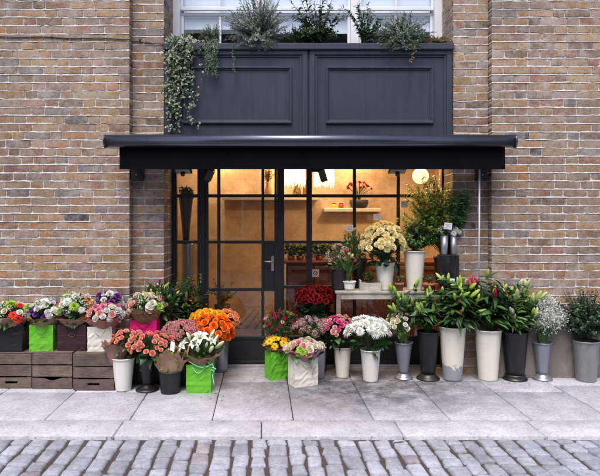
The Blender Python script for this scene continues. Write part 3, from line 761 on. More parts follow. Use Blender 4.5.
def mum(c,c2,seed=0,dens=1.0):
    g=G()
    for k,(n,L,tl,cv) in enumerate(((22,.98,-.15,.5),(20,.92,.18,.4),(17,.78,.5,.2),(13,.55,.85,-.1),(8,.36,1.2,-.5))):
        rays(g,int(n*dens),L,.085,.02*k,tl,cv,c2,c,seed+k,4)
    g.lathe([(0,.2),(.1,.18),(.14,.1)],8,col=c2,close=False); g.lathe([(.02,-.3),(.12,-.12),(.3,-.02)],8,col=(.05,.12,.03),close=False)
    return g
def gerbera(c,tip,centre,seed=0):
    g=G()
    for k,(n,L,tl) in enumerate(((18,.98,.12),(16,.8,.3),(12,.45,.6))): rays(g,n,L,.12,.03*k,tl,.35,c,tip,seed+k,4,.06)
    g.lathe([(.24,.06),(.22,.17),(.12,.2),(0,.19)],12,col=centre,close=False,wob=lambda t,z:1+.08*math.sin(9*t)); g.lathe([(.02,-.3),(.16,-.1),(.26,0)],8,col=(.05,.12,.03),close=False)
    return g
def carnation(c,c2,seed=0):
    r=np.random.default_rng(seed); g=G()
    for k in range(6):
        t=k/5; R=.98-.72*t; n=36; V=[];C=[]; nv=3
        ph=r.uniform(0,6); f1,f2=r.integers(5,8),r.integers(11,15)
        for a in range(nv+1):
            v=a/nv
            for i in range(n):
                th=2*PI*i/n
                rad=R*(.18+.82*v)*(1+.07*v*math.sin(f2*th+ph*2)); z=-.1+.55*t*.9+(.22+.25*t)*v+.16*v*v*math.sin(f1*th+ph)+.05*v*math.sin(f2*th+ph)
                V.append((rad*math.cos(th),rad*math.sin(th),z-.1)); m=v; C.append(np.array(c2)*(1-m)+np.array(c)*m)
        F=[(a*n+i,a*n+(i+1)%n,(a+1)*n+(i+1)%n,(a+1)*n+i) for a in range(nv) for i in range(n)]
        g.add(V,F,np.array(C))
    g.lathe([(.04,-.6),(.14,-.5),(.16,-.15)],8,col=(.06,.13,.05),close=False)
    return g
def floret(g,p,d,s,col,c2,n=5,seed=0):
    d=np.array(d,float); d/=np.linalg.norm(d)+1e-9; ref=np.array((0,0,1.)) if abs(d[2])<.9 else np.array((1.,0,0))
    a=np.cross(d,ref); a/=np.linalg.norm(a); b=np.cross(d,a); r=random.random()*6
    V=[p];C=[c2];F=[]
    for i in range(n):
        t=r+2*PI*i/n; e=PI/n*.62
        for (tt,rr,h) in ((t-e,.75,.18),(t,1.05,.10),(t+e,.75,.18)):
            V.append(p+s*(rr*(a*math.cos(tt)+b*math.sin(tt))+h*d)); C.append(col)
        k=1+3*i; F+=[(0,k,k+1),(0,k+1,k+2)]
    g.add(V,F,np.array(C))
def cluster(c,c2,seed=0,n=22,s=.26,flat=.75):
    """a rounded head of many small florets (hydrangea, sweet william, kalanchoe)"""
    r=np.random.default_rng(seed); g=G()
    for i in range(n):
        z=1-(i+.5)/n*1.15; ph=i*2.39996+r.uniform(-.2,.2); q=math.sqrt(max(0,1-z*z))
        d=np.array((q*math.cos(ph),q*math.sin(ph),z*flat+.1)); p=d*r.uniform(.72,.92)
        floret(g,p,d+r.normal(0,.2,3),s*r.uniform(.8,1.15),jit(c,r,.16),c2,4 if r.random()<.5 else 5)
        g.tube([(0,0,-.3),p],.03,(.07,.12,.04),4,cap=False)
    return g
def spray(mesh_g,n=6,seed=0,s=.42):
    """several small blooms on one branched head"""
    r=np.random.default_rng(seed); g=G()
    for i in range(n):
        ph=i*2.4; q=.15+.62*math.sqrt((i+.3)/n); p=np.array((q*math.cos(ph),q*math.sin(ph),.35-.5*q*q+r.uniform(-.1,.1)))
        M_=Matrix.Translation(p)@Vector((p[0]*.9+r.normal(0,.15),p[1]*.9+r.normal(0,.15),.8)).to_track_quat('Z','Y').to_matrix().to_4x4()@Matrix.Scale(s*r.uniform(.8,1.15),4)
        g.merge(mesh_g,M_); g.tube([(0,0,-.7),(p[0]*.4,p[1]*.4,-.3),tuple(p*.98)],.028,(.06,.12,.04),4,cap=False)
    return g
def lily_bud(cb,ct,seed=0):
    """closed bud along +Z, length 1"""
    g=G(); prof=[(.03,0),(.085,.08),(.125,.25),(.15,.45),(.14,.65),(.10,.83),(.05,.96),(.008,1.0)]; seg=12; V=[];F=[];C=[]
    for (rr,z) in prof:
        for k in range(seg):
            t=2*PI*k/seg; q=rr*(1+.13*math.cos(3*t)); bx=.05*math.sin(z*2.2)
            V.append((q*math.cos(t)+bx,q*math.sin(t),z)); m=min(1,max(0,z*1.1+.15*math.cos(3*t))); C.append(np.array(cb)*(1-m)+np.array(ct)*m)
    for i in range(len(prof)-1):
        for k in range(seg): F.append((i*seg+k,i*seg+(k+1)%seg,(i+1)*seg+(k+1)%seg,(i+1)*seg+k))
    g.add(V,F,np.array(C)); return g
def lily_open(c,throat,seed=0):
    r=np.random.default_rng(seed); g=G()
    for i in range(6):
        ph=2*PI*i/6+(.08 if i%2 else 0); w=.22 if i%2 else .3; V=[];C=[];rows=7
        for j in range(rows+1):
            v=j/rows; rad=.06+.98*v**1.25; z=.75*math.sin(v*PI*.62)-.42*max(0,v-.55)*1.6
            ww=w*math.sin(PI*min(1,v*.9+.08))**.8*(.12 if j==rows else 1)
            for s_ in (-1,-.5,0,.5,1):
                V.append((rad*math.cos(ph)-s_*ww*math.sin(ph),rad*math.sin(ph)+s_*ww*math.cos(ph),z+.12*ww*(abs(s_)*2)+(.02*math.sin(j*2+s_*3))))
                m=min(1,v*2.2)*(.85+.15*abs(s_)); C.append(np.array(throat)*(1-m)+np.array(c)*m)
        F=[(j*5+k,j*5+k+1,(j+1)*5+k+1,(j+1)*5+k) for j in range(rows) for k in range(4)]
        g.add(V,F,np.array(C))
    for i in range(6):
        ph=2*PI*i/6+.3; e=np.array((.25*math.cos(ph),.25*math.sin(ph),.95)); g.tube([(0,0,.1),e*.6,e],.012,(.4,.5,.2),4); g.tube([e+(-.05*math.sin(ph),.05*math.cos(ph),0),e+(.05*math.sin(ph),-.05*math.cos(ph),0)],.025,(.3,.1,.02),5)
    return g
def tulipish(c,c2,seed=0):
    g=G()
    for k in range(2):
        for i in range(3):
            ph=2*PI*i/3+k*PI/3; V=[];C=[];nv=5
            for a in range(nv+1):
                v=a/nv; rad=(.42 if k==0 else .36)*math.sin(min(1,v*.82+.12)*PI)**.7*(1.0); 
                for b in range(5):
                    u=-1+b/2; a2=ph+u*1.05*math.sin(PI*min(1,v*.75+.15)); V.append((rad*math.cos(a2),rad*math.sin(a2),v*1.1*(1-.12*u*u)-.3)); C.append(np.array(c2)*(1-v)+np.array(c)*v)
            g.add(V,[(a*5+b,a*5+b+1,(a+1)*5+b+1,(a+1)*5+b) for a in range(nv) for b in range(4)],np.array(C))
    return g
_cache={}
def M_of(key,fn,n=3,mat='petal'):
    """n mesh variants of a bloom"""
    if key not in _cache:
        out=[]
        for i in range(n):
            g=fn(i); me_o=g.build(key,M[mat]); me=me_o.data; bpy.data.objects.remove(me_o); out.append(me)
        _cache[key]=out
    return _cache[key]
# colour values are the plants' own; the yellow branches are lightened for indoor light
GREEN=(.045,.115,.028); DKG=(.018,.052,.018); MIDG=(.075,.16,.04); LIME=(.30,.48,.06); SILV=(.20,.25,.20); BLUEG=(.08,.135,.105); YGREEN=(.22,.34,.05)
def dome(n,rx,ry,rz,r,lo=-.25,jt=.1,front=None):
    out=[]
    i=0; k=0
    while len(out)<n and k<n*4:
        z=1-(k+.5)/n*(1-lo)/ (1.0 if front is None else 1.0); k+=1
        if z<lo: 
            z=r.uniform(lo,1)
        ph=k*2.39996+r.uniform(-.25,.25); q=math.sqrt(max(0,1-z*z))
        d=np.array((q*math.cos(ph),q*math.sin(ph),z)); 
        if front is not None and d[1]>front: continue
        f=1+r.uniform(-jt,jt*.4); out.append((d*np.array((rx,ry,rz))*f,d))
    return out
def foliage(g,centre,rx,ry,rz,n,r,L,w,cols,up=.3,lo=-.6,bend=.3,inner=.3,rows=4,ymax=None,edge=None,droop=0):
    c=np.array(centre,float)
    for i in range(n):
        z=r.uniform(lo,1); ph=r.uniform(0,2*PI); q=math.sqrt(max(0,1-z*z)); d=np.array((q*math.cos(ph),q*math.sin(ph),z))
        f=r.uniform(inner,1)**.6; p=c+d*np.array((rx,ry,rz))*f
        if ymax is not None and p[1]>ymax: p[1]=ymax-r.uniform(0,.02)
        dd=d+np.array((0,0,up))+r.normal(0,.45,3); l=L*r.uniform(.6,1.25)
        col=jit(cols[r.integers(len(cols))],r,.25)
        if ymax is not None and dd[1]>0 and p[1]+l*dd[1]/np.linalg.norm(dd)>ymax+.01: dd[1]*=-.5
        g.leaf(p,dd,l,w*l/L*r.uniform(.8,1.2),r.normal(0,1,3)*.4+np.array((0,0,1)),bend*r.uniform(.3,1.5)+droop,col,.25,edge,rows)
def stems_to(g,mouth,pts,r,spread,col=(.05,.11,.03),rad=.003,down=.1):
    m=np.array(mouth,float)
    for p in pts:
        a=m+np.array((r.uniform(-1,1)*spread,r.uniform(-1,1)*spread,0)); b=a+np.array((-(p[0]-a[0])*.15,-(p[1]-a[1])*.15,-down))
        p=np.array(p); mid=(a+p)/2+np.array((0,0,.02))-(p-a)*np.array((.12,.12,0))
        g.tube([b,a,mid,p],rad,jit(col,r,.3),5,cap=False)
WIRE=.10
def bunch(name,label,cat,mouth,centre,rad,specs,seed,bloom_name='bloom',leaf=None,lo=-.25,front=None,group=None,spread=.03,stem_col=(.05,.11,.03),stem_r=.0028,extra=None,outw=.75,jt=.12,down=.1,ymax=None,sprays=True):
    """mouth: world point where the stems leave the vessel; centre, rad: dome of blooms.
    specs: list of (mesh variants, count, size)"""
    r=np.random.default_rng(seed); mouth=np.array(mouth); centre=np.array(centre); rx,ry,rz=rad
    t=thing(name,label,cat,mouth,0,group); off=centre-mouth
    N=sum(s[1] for s in specs); pts=dome(N,rx,ry,rz,r,lo,jt,front); r.shuffle(pts) if False else None
    order=list(range(N)); r.shuffle(order)
    kinds=[]; 
    for s in specs: kinds+= [s]*s[1]
    sp=[]
    for i,k in enumerate(order):
        if i>=len(pts): break
        p,d=pts[i]; mes,_,size=kinds[k][:3]; nm=kinds[k][3] if len(kinds[k])>3 else bloom_name
        q=p+off
        if ymax is not None and q[1]+mouth[1]+size>ymax: q[1]=ymax-size-mouth[1]
        s_=size*r.uniform(.76,1.18)
        dd=d*outw+np.array((0,-.12,.45))+r.normal(0,.12,3)
        inst(nm,mes[r.integers(len(mes))],t,q,dd,s_,r.uniform(0,6.28)); sp.append(q-dd/np.linalg.norm(dd)*s_*.3)
    g=G(); stems_to(g,(0,0,0),sp,r,spread,stem_col,stem_r,down); g.build('stems',M['stem'],t)
    if leaf:
        g=G()
        for lf in (leaf if isinstance(leaf,list) else [leaf]):
            dz=lf.get('dz',-.35); sc=lf.get('sc',.85)
            foliage(g,off+np.array((0,0,rz*dz)),rx*sc,ry*sc,rz*lf.get('scz',sc),lf['n'],r,lf['L'],lf['w'],lf['cols'],lf.get('up',.3),lf.get('lo',-.7),lf.get('bend',.3),lf.get('inner',.2),lf.get('rows',4),(ymax-mouth[1]) if ymax is not None else None,lf.get('edge'))
        g.build('foliage',M['leaf'],t)
    if extra: extra(t,r,off)
    return t
# vessels -----------------------------------------------------------------
def bucket(px,base,top,wt_,wb,mat,label,name='flower_bucket',Y=None,cat='bucket',z0=0.0,group='flower buckets outside the shop',rim=True,ribs=False):
    if Y is None: Y=GY(base)+S(wb/2,GY(base))*.9
    rb=S(wb/2,Y); rt=S(wt_/2,Y); h=Z(top,Y)-z0; x=X(px,Y)
    g=G(); e=.004
    prof=[(rb*.92,.002),(rb,.0),(rb+.001,.012)]
    for k in range(1,9):
        t=k/9; rr=rb+(rt-rb)*t; prof.append((rr,h*t))
        if ribs and k in(3,6): prof+= [(rr+.003,h*t+.004),(rr+.0005,h*t+.008)]
    prof+=[(rt,h-.012)]
    if rim: prof+=[(rt+.0045,h-.010),(rt+.006,h-.004),(rt+.004,h)]
    prof+=[(rt-.002,h),(rt-.004,h-.012),(rb+(rt-rb)*.75-.004,h*.75),(0,h*.74)]
    g.lathe(prof,40,close=True)
    o=g.build(name,mat,None,(x,Y,z0)); tag(o,label,cat,group)
    return np.array((x,Y,z0+h-.01)),rt
def footed(px,base,top,wt_,wn,wf,mat,label,name='footed_vase',Y=None,foot_mat=None,group='footed cone vases outside the shop'):
    if Y is None: Y=GY(base)+S(wf/2,GY(base))*.9
    h=Z(top,Y); x=X(px,Y); rt,rn,rf=S(wt_/2,Y),S(wn/2,Y),S(wf/2,Y)
    t=thing(name,label,'vase',(x,Y,0),0,group)
    g=G(); hn=.045; prof=[(rn*.98,hn)]
    for k in range(1,10): q=k/9; prof.append((rn+(rt-rn)*(q**1.05),hn+(h-hn)*q))
    prof[-1]=(rt,h-.008); prof+=[(rt+.004,h-.006),(rt+.004,h),(rt-.002,h),(rt-.004,h-.02),(rt*.8,h*.75),(0,h*.74)]
    g.lathe(prof,40); g.build('cone',mat,t)
    g=G(); g.lathe([(rf*.96,0),(rf,.006),(rf*.97,.012),(rf*.8,.022),(rn*1.15,.036),(rn,.05)],40); g.build('foot',foot_mat or mat,t)
    return np.array((x,Y,h-.01)),rt
def gift_bag(px,base,top,w_px,d,col,label,rz=0,Y=None,z0=0.0,ribbon=None,crease=True,handles=True,taper=.02,emblem=None,group='paper carrier bags of flowers'):
    if Y is None: Y=GY(base)+d/2
    w=S(w_px,Y); h=Z(top,Y)-z0; x=X(px,Y)
    t=thing('carrier_bag',label,'bag',(x,Y,z0),rz,group); g=G(); r=np.random.default_rng(int(px*7))
    nx,nz=8,10; hw=w/2;hd=d/2
    # perimeter with gusseted sides
    def per(z):
        q=z/h; a=hw*(1+taper*q); b=hd*(1-.03*q); gus=-.028*q*q
        P_=[]
        for i in range(nx): P_.append((-a+2*a*i/nx,-b))
        P_+= [(a,-b),(a+gus*.5,-b*.5),(a+gus,0),(a+gus*.5,b*.5)]
        for i in range(nx): P_.append((a-2*a*i/nx,b))
        P_+= [(-a,b),(-a-gus*.5,b*.5),(-a-gus,0),(-a-gus*.5,-b*.5)]
        return P_
    V=[];K=None
    for j in range(nz+1):
        z=h*j/nz; p=per(z); K=len(p)
        for k,(a,b) in enumerate(p):
            cr=0
            if crease and j==3: cr=-.0025
            V.append((a+r.normal(0,.0012),b*(1)+(cr if b<0 else -cr)+r.normal(0,.0018)-(.004*math.sin(PI*z/h)*math.sin(PI*(a/hw+1)/2)*(1 if b>0 else -1)),z))
    F=[(j*K+k,j*K+(k+1)%K,(j+1)*K+(k+1)%K,(j+1)*K+k) for j in range(nz) for k in range(K)]
    F.append(tuple(range(K))[::-1])
    n=len(V); V+=[(v[0]*.985,v[1]*.97,v[2]) for v in V[-K:]]+[(v[0]*.98,v[1]*.95,h*.55) for v in V[-K:]]
    for k in range(K):
        F.append((n-K+k,n-K+(k+1)%K,n+(k+1)%K,n+k)); F.append((n+k,n+(k+1)%K,n+K+(k+1)%K,n+K+k))
    g.add(V,F,col,0,False); g.build('bag_body',M['bag'],t)
    if handles:
        for s_ in (-1,1):
            g=G(); a=hw*.5; yb_=s_*hd*.95; n_=12
            hc=ribbon or tuple(min(1,c*.75) for c in col)
            pts=[(-a+2*a*i/n_,yb_+s_*(.008+.006*math.sin(PI*i/n_)),h-.02+(-.045 if s_<0 else .02)*math.sin(PI*i/n_)) for i in range(n_+1)]
            g.tube(pts,.0032,hc,6); g.build('cord_handle',M['cord'],t)
    if emblem: emblem(t,hw,hd,h)
    return t,np.array((x,Y,z0+h)),w/2,d/2
def wrap(parent_thing,r0,r1,h0,h1,col,seed,off=(0,0,0),dy=.8,front_low=.0,pts=5,mat='kraft',rag=.25):
    """flared wrapping paper: wrinkled, ragged upper edge"""
    r=np.random.default_rng(seed); g=G(); n=72; m=9; V=[];C=[]
    ph=r.uniform(0,6,6); off=np.array(off)
    for layer in (0,1):
        for j in range(m+1):
            q=j/m
            for i in range(n):
                th=2*PI*i/n+layer*.35
                edge=1+rag*(.5*abs(math.sin(pts*.5*th+ph[0]+layer))+.3*math.sin(3*th+ph[1])*.5+.2*math.sin(11*th+ph[2])*.4)-rag*.3
                zz=h0+(h1-h0)*q*edge*(1-.0*layer)-front_low*q*max(0,-math.sin(th))
                rr=r0+(r1-r0)*(q**.8)*(1+.0*layer)
                rr*=1+.05*q*math.sin(9*th+ph[3])+.04*q*math.sin(17*th+ph[4]+q*3)+.02*q*math.sin(31*th+ph[5]-q*5)
                rr-=.006*layer
                if q>.8: rr+= (q-.8)*.16*r1/.1*.6*(1 if layer==0 else .4)
                V.append((off[0]+rr*math.cos(th),off[1]+rr*math.sin(th)*dy,off[2]+zz)); 
                sh=1.0+.0*q; C.append(np.array(col)*sh)
    F=[]
    for L_ in (0,1):
        b=L_*(m+1)*n
        F+=[(b+j*n+i,b+j*n+(i+1)%n,b+(j+1)*n+(i+1)%n,b+(j+1)*n+i) for j in range(m) for i in range(n)]
    g.add(V,F,np.array(C)); return g.build('wrapping_paper',M[mat],parent_thing)
# bushes ------------------------------------------------------------------
def bush(name,label,cat,base,centre,rad,nst,leaves_per,L,w,cols,seed,stem_col=(.08,.07,.04),stem_r=.002,curve=.15,lean=(0,0,0),lo=-.1,group=None,edge=None,start=.3,bend=.25,ang=.9,ymax=None,tips=None,ymin=None):
    """stems that leave one base and carry leaves along their length"""
    r=np.random.default_rng(seed); base=np.array(base,float); c=np.array(centre,float)-base
    t=thing(name,label,cat,base,0,group); gs=G(); gl=G(); ends=[]
    for i in range(nst):
        z=r.uniform(lo,1); ph=r.uniform(0,2*PI); q=math.sqrt(max(0,1-z*z)); f=r.uniform(.55,1.0)
        e=c+np.array((q*math.cos(ph),q*math.sin(ph),z))*np.array(rad)*(f if r.random()<.85 else f*1.12)
        if ymax is not None: e[1]=min(e[1],ymax-base[1])
        if ymin is not None: e[1]=max(e[1],ymin-base[1])
        b=np.array((r.normal(0,.012),r.normal(0,.012),0)); mid=(b+e)/2+np.array((-(e[0])*.12,-(e[1])*.12,curve*abs(e[0])+.01))+r.normal(0,.012,3)
        T=np.linspace(0,1,8)[:,None]; pts=(1-T)**2*b+2*T*(1-T)*mid+T*T*e
        gs.tube(pts,np.linspace(stem_r*1.4,stem_r*.5,8),jit(stem_col,r,.3),5,cap=False); ends.append((e,pts[-1]-pts[-2]))
        for k in range(leaves_per):
            u=start+(1-start)*(k+r.uniform(0,1))/leaves_per; a=min(6,int(u*7)); p=pts[a]+(pts[a+1]-pts[a])*(u*7-a); ax=pts[a+1]-pts[a]; ax/=np.linalg.norm(ax)+1e-9
            sd=r.normal(0,1,3); sd-=ax*np.dot(sd,ax); sd/=np.linalg.norm(sd)+1e-9
            d=ax*(1-ang*.5)+sd*ang; l=L*r.uniform(.6,1.2)*(1.1-.45*u)
            gl.leaf(p,d,l,w*l/L,ax+r.normal(0,.3,3),bend*r.uniform(0,1.6),jit(cols[r.integers(len(cols))],r,.22),.25,edge,4)
    gs.build('stems',M['stem'],t); gl.build('foliage',M['leaf'],t)
    if tips: tips(t,r,ends)
    return t
# ------------------------------------------------------------------ bloom kinds
def R(key,co,ci,op=.6,n=3,edge=None,layers=6): return M_of(key,lambda i:rose(co,ci,i+hash_(key),op,layers,edge),n)
def hash_(s): return sum(ord(c)*(i+1) for i,c in enumerate(s))%1000
B={}
B['orange_rose']=R('orange_rose',(.88,.20,.012),(.86,.13,.008),.7)
B['yellow_rose']=R('yellow_rose',(.92,.56,.04),(.90,.42,.025),.7)
B['peach_rose']=R('peach_rose',(.85,.40,.20),(.80,.28,.12),.7)
B['coral_rose']=R('coral_rose',(.86,.33,.24),(.82,.18,.11),.45,edge=(.90,.60,.50))
B['cream_rose']=R('cream_rose',(.94,.87,.56),(.93,.80,.42),.55)
B['cream_carn']=M_of('cream_ruffled_rose',lambda i:carnation((.94,.87,.54),(.93,.76,.34),i),3)
B['red_rose']=R('red_rose',(.24,.005,.009),(.13,.002,.005),.6)
B['pink_rose']=R('pink_rose',(.80,.13,.36),(.70,.07,.25),.6)
B['blush_rose']=R('blush_rose',(.80,.48,.44),(.76,.36,.32),.6)
B['ivory_rose']=R('ivory_rose',(.80,.75,.60),(.74,.68,.42),.5)
B['white_rose']=R('white_rose',(.82,.80,.76),(.78,.78,.62),.6)
B['lisianthus_purple']=R('purple_bloom',(.22,.03,.36),(.12,.01,.22),.7,2,layers=4)
B['lilac_bloom']=R('lilac_bloom',(.45,.22,.55),(.35,.15,.45),.7,2,layers=4)
B['magenta_bloom']=R('magenta_bloom',(.42,.015,.11),(.30,.01,.06),.5,2,layers=4)
B['white_mum']=M_of('white_chrysanthemum',lambda i:mum((.86,.86,.88),(.72,.76,.60),i),3)
B['lime_mum']=M_of('lime_chrysanthemum',lambda i:mum((.42,.62,.10),(.25,.45,.05),i+5),2)
B['gerb_orange']=M_of('orange_gerbera',lambda i:gerbera((.80,.10,.01),(.88,.45,.04),(.04,.015,.01),i),2)
B['gerb_red']=M_of('red_gerbera',lambda i:gerbera((.62,.02,.01),(.75,.05,.02),(.03,.01,.01),i),2)
B['gerb_yellow']=M_of('yellow_gerbera',lambda i:gerbera((.88,.50,.01),(.90,.62,.03),(.25,.10,.01),i),2)
B['carn_dusty']=M_of('dusty_pink_bloom',lambda i:spray(carnation((.72,.38,.38),(.52,.18,.18),i),7,i,.40),3)
B['hyd_dusty']=M_of('dusty_pink_cluster',lambda i:cluster((.60,.36,.38),(.42,.22,.18),i,26,.24),3)
B['carn_white']=M_of('white_carnation',lambda i:carnation((.82,.80,.80),(.7,.7,.62),i),2)
B['carn_pink']=M_of('pink_carnation',lambda i:carnation((.78,.36,.45),(.70,.20,.30),i),2)
B['tiny_white']=M_of('white_floret_cluster',lambda i:cluster((.82,.82,.80),(.5,.55,.2),i,14,.26),2)
B['tiny_yellow']=M_of('yellow_floret_cluster',lambda i:cluster((.80,.55,.05),(.6,.3,.02),i,12,.26),2)
B['tiny_mag']=M_of('magenta_spray',lambda i:spray(carnation((.50,.02,.10),(.30,.01,.04),i),5,i,.36),2)
B['lily_open']=M_of('white_lily',lambda i:lily_open((.85,.86,.84),(.40,.55,.15),i),2)
B['bud_green']=M_of('green_lily_bud',lambda i:lily_bud((.15,.34,.04),(.48,.62,.12),i),2)
B['bud_pink']=M_of('pink_lily_bud',lambda i:lily_bud((.30,.10,.07),(.62,.04,.12),i),2)
B['bud_red']=M_of('crimson_lily_bud',lambda i:lily_bud((.35,.02,.05),(.50,.012,.06),i),2)
B['bud_pale']=M_of('pale_lily_bud',lambda i:lily_bud((.30,.45,.08),(.62,.68,.30),i),2)
B['bud_white']=M_of('white_lily_bud',lambda i:lily_bud((.35,.5,.18),(.80,.82,.66),i),2)
B['tulip_cream']=M_of('cream_tulip',lambda i:tulipish((.82,.76,.55),(.55,.6,.2),i),2)
B['tulip_pink']=M_of('dark_pink_tulip',lambda i:tulipish((.42,.03,.08),(.35,.06,.05),i),2)
def berryg(i):
    g=G(); g.lathe([(0,-1),(.5,-.87),(.87,-.5),(1,0),(.87,.5),(.5,.87),(0,1)],10,col=(.75,.09,.01)); return g
B['berry']=M_of('orange_berry',berryg,1)
def LF(n,L,w,cols=(GREEN,DKG,MIDG),**k): d=dict(n=n,L=L,w=w,cols=cols); d.update(k); return d
def bun(name,label,cat,mouth,c,radpx,specs,seed,Y,ry=None,**k):
    rx,rz=S(radpx[0],Y),S(radpx[1],Y)
    small=lambda k:('rose' in k or 'carn' in k or 'bloom' in k)
    sp=[(B[s[0]],int(round(s[1]*(1.3 if small(s[0]) else 1))),S(s[2]*(.87 if small(s[0]) else 1),Y))+tuple(s[3:]) for s in specs]
    return bunch(name,label,cat,mouth,P(c[0],c[1],Y),(rx,ry if ry else rx*.8,rz),sp,seed,**k)

# ------------------------------------------------------------------ wooden crates
def crate(px0,px1,ytop,ybot,seed,label,cut):
    r=np.random.default_rng(seed); Y=GY(ybot); x0,x1=X(px0,Y),X(px1,Y); H=Z(ytop,Y); w=x1-x0; dep=.30
    t=thing('wooden_crate',label,'crate',((x0+x1)/2,Y+dep/2,0),0,'upturned wooden crates against the left wall'); hw=w/2
    def tint(): q=r.uniform(.75,1.2); return (q,q*r.uniform(.95,1.02),q*r.uniform(.93,1.03))
    zz=[(.003,.093),(.107,.197),(.210,H-.012)]
    for i,(a,b) in enumerate(zz):
        for s_ in (-1,1):
            g=G(); yo=s_*dep/2; ya_,yb_=(yo,yo+.012) if s_<0 else (yo-.012,yo); c=tint()
            if i==0 and s_<0 and cut=='slot':
                sw=hw*.30; z1,z2=a+.038,a+.060
                g.box(-hw+.001,-sw,ya_,yb_,a,b,c,0,.0015); g.box(sw,hw-.001,ya_,yb_,a,b,c,0,.0015); g.box(-sw-.0005,sw+.0005,ya_+.0003,yb_-.0003,a,z1,c); g.box(-sw-.0005,sw+.0005,ya_+.0003,yb_-.0003,z2,b-.0005,c)
            elif i==0 and s_<0 and cut=='arch':
                n=24; V=[];
                for k in range(n+1):
                    xx=-hw+.001+(w-.002)*k/n; u=abs(xx)/(hw*.55); dz=.022*(math.cos(min(1,u)*PI)+1)/2*1.0
                    for yy in (ya_,yb_): V+= [(xx,yy,a),(xx,yy,b-dz)]
                F=[]
                for k in range(n):
                    q=k*4; F+=[(q,q+4,q+5,q+1),(q+2,q+3,q+7,q+6),(q+1,q+5,q+7,q+3),(q,q+2,q+6,q+4)]
                F+=[(0,1,3,2),(4*n,4*n+2,4*n+3,4*n+1)]; g.add(V,F,c,0,False)
            else: g.box(-hw+.001,hw-.001,ya_,yb_,a+r.normal(0,.0015),b+r.normal(0,.0015),c,0,.0015)
            o=g.build('board',M['crate'],t); o.rotation_euler=(0,r.normal(0,.004),0)
        for s_ in (-1,1):
            g=G(); xa_=(s_*hw if s_<0 else hw-.012); g.box(xa_+.0015*(1),xa_+.0105,-dep/2+.0125,dep/2-.0125,a,b,tint(),0,.0015); g.build('board',M['crate'],t)
    for sx in (-1,1):
        for sy in (-1,1):
            g=G(); a=sx*(hw-.0125); b=sy*(dep/2-.0125); g.box(min(a,a-sx*.028),max(a,a-sx*.028),min(b,b-sy*.028),max(b,b-sy*.028),.001,H-.0125,tint()); g.build('corner_post',M['crate'],t)
    n=4; sw=dep/n
    for i in range(n):
        g=G(); g.box(-hw,hw,-dep/2+sw*i+.003,-dep/2+sw*(i+1)-.003,H-.012,H+r.normal(0,.001),tint(),0,.002); g.build('top_slat',M['crate'],t)
    return H
HC=crate(-9,31.5,352.5,388.5,1,'weathered upturned crate with a hand slot at the far left, under the black bag','slot')
crate(32.2,72.2,352,389,2,'weathered upturned crate with a notched lower board, under the lime green and maroon bags','arch')
crate(73,114,353.5,390.5,3,'weathered upturned crate with a hand slot beside the white bucket, under a white bag','slot')
YC=-.26
# ------------------------------------------------------------------ bags on the crates, each with its bouquet
def bouquet_wrap(t,r0,r1,h,col,seed,**k): return wrap(t,r0,r1,-.02,h,col,seed,**k)
KR=(.36,.22,.15)
def bag_bouquet(c,rad,specs,seed,Y,mouth,label,name='wrapped_bouquet',paper=KR,h=.10,r0=None,r1=None,leaf=None,lowf=.02,mat='kraft',pts=5,rag=.3,**k):
    def ex(t,r,off): wrap(t,r0 or S(rad[0]*.55,Y),r1 or S(rad[0]*1.02,Y),-.035,h,paper,seed,dy=.75,front_low=lowf,mat=mat,pts=pts,rag=rag,off=(off[0]*.5,0,0))
    return bun(name,label,'bouquet',mouth,c,rad,specs,seed,Y,leaf=leaf or LF(70,.07,.016,(GREEN,MIDG,DKG,(.10,.2,.05))),extra=ex,group='wrapped bouquets standing in bags',**k)
_,m_,_,_=gift_bag(9,352,322.5,34,.15,(.012,.012,.014),'black paper carrier bag on the leftmost crate',0,YC,HC)
bag_bouquet((12,315),(20,13),[('ivory_rose',4,4.5),('gerb_red',4,5.5),('lime_mum',3,6),('gerb_orange',4,5),('tiny_white',12,4.5),('white_rose',5,4)],31,YC,m_,'bouquet with lime, red and orange flowers in the black bag at the far left',h=.075)
_,m_,_,_=gift_bag(44.8,352,323.5,23,.15,(.13,.45,.028),'lime green paper carrier bag on the crates, between black and maroon bags',0,YC,HC,ribbon=(.12,.5,.06))
bag_bouquet((46,313),(16.5,13),[('white_mum',4,5.2),('carn_white',7,4.4),('lisianthus_purple',4,3.2),('tiny_white',9,4.8),('lilac_bloom',3,3.2),('white_rose',5,4)],32,YC,m_,'bouquet of white and violet flowers in kraft paper in the left lime bag',h=.10,lowf=.04,rag=.45)
def emb(t,hw,hd,h):
    g=G(); pts=[(.02*math.sin(a*1.0)+.012*math.sin(2*a),-hd-.002,h*.62+.011*math.cos(a*1.5)) for a in np.linspace(0,6.28,26)]; g.tube(pts,.0011,(.30,.17,.14),5); 
    g.tube([(-hw*.95,-hd-.0015,h*.60),(-.02,-hd-.002,h*.612)],.0009,(.2,.1,.09),4); g.tube([(hw*.95,-hd-.0015,h*.60),(.02,-hd-.002,h*.612)],.0009,(.2,.1,.09),4); g.build('emblem',M['cord'],t)
_,m_,_,_=gift_bag(75,352.5,323,28,.15,(.035,.012,.016),'maroon paper carrier bag with a thin tied bow motif, on the crates',0,YC,HC,emblem=emb)
bag_bouquet((75,308),(17.5,15),[('gerb_orange',3,6),('gerb_red',4,5.5),('lime_mum',6,5.2),('white_mum',5,4.6),('tiny_white',11,4.5),('yellow_rose',2,4),('carn_white',5,4)],33,YC,m_,'tall bouquet of red, orange, lime and white flowers in the maroon bag',h=.075)
_,m_,_,_=gift_bag(101.5,352.5,325,23,.16,(.70,.68,.62),'white paper carrier bag at the right end of the crates',.12,YC,HC,ribbon=(.6,.55,.45))
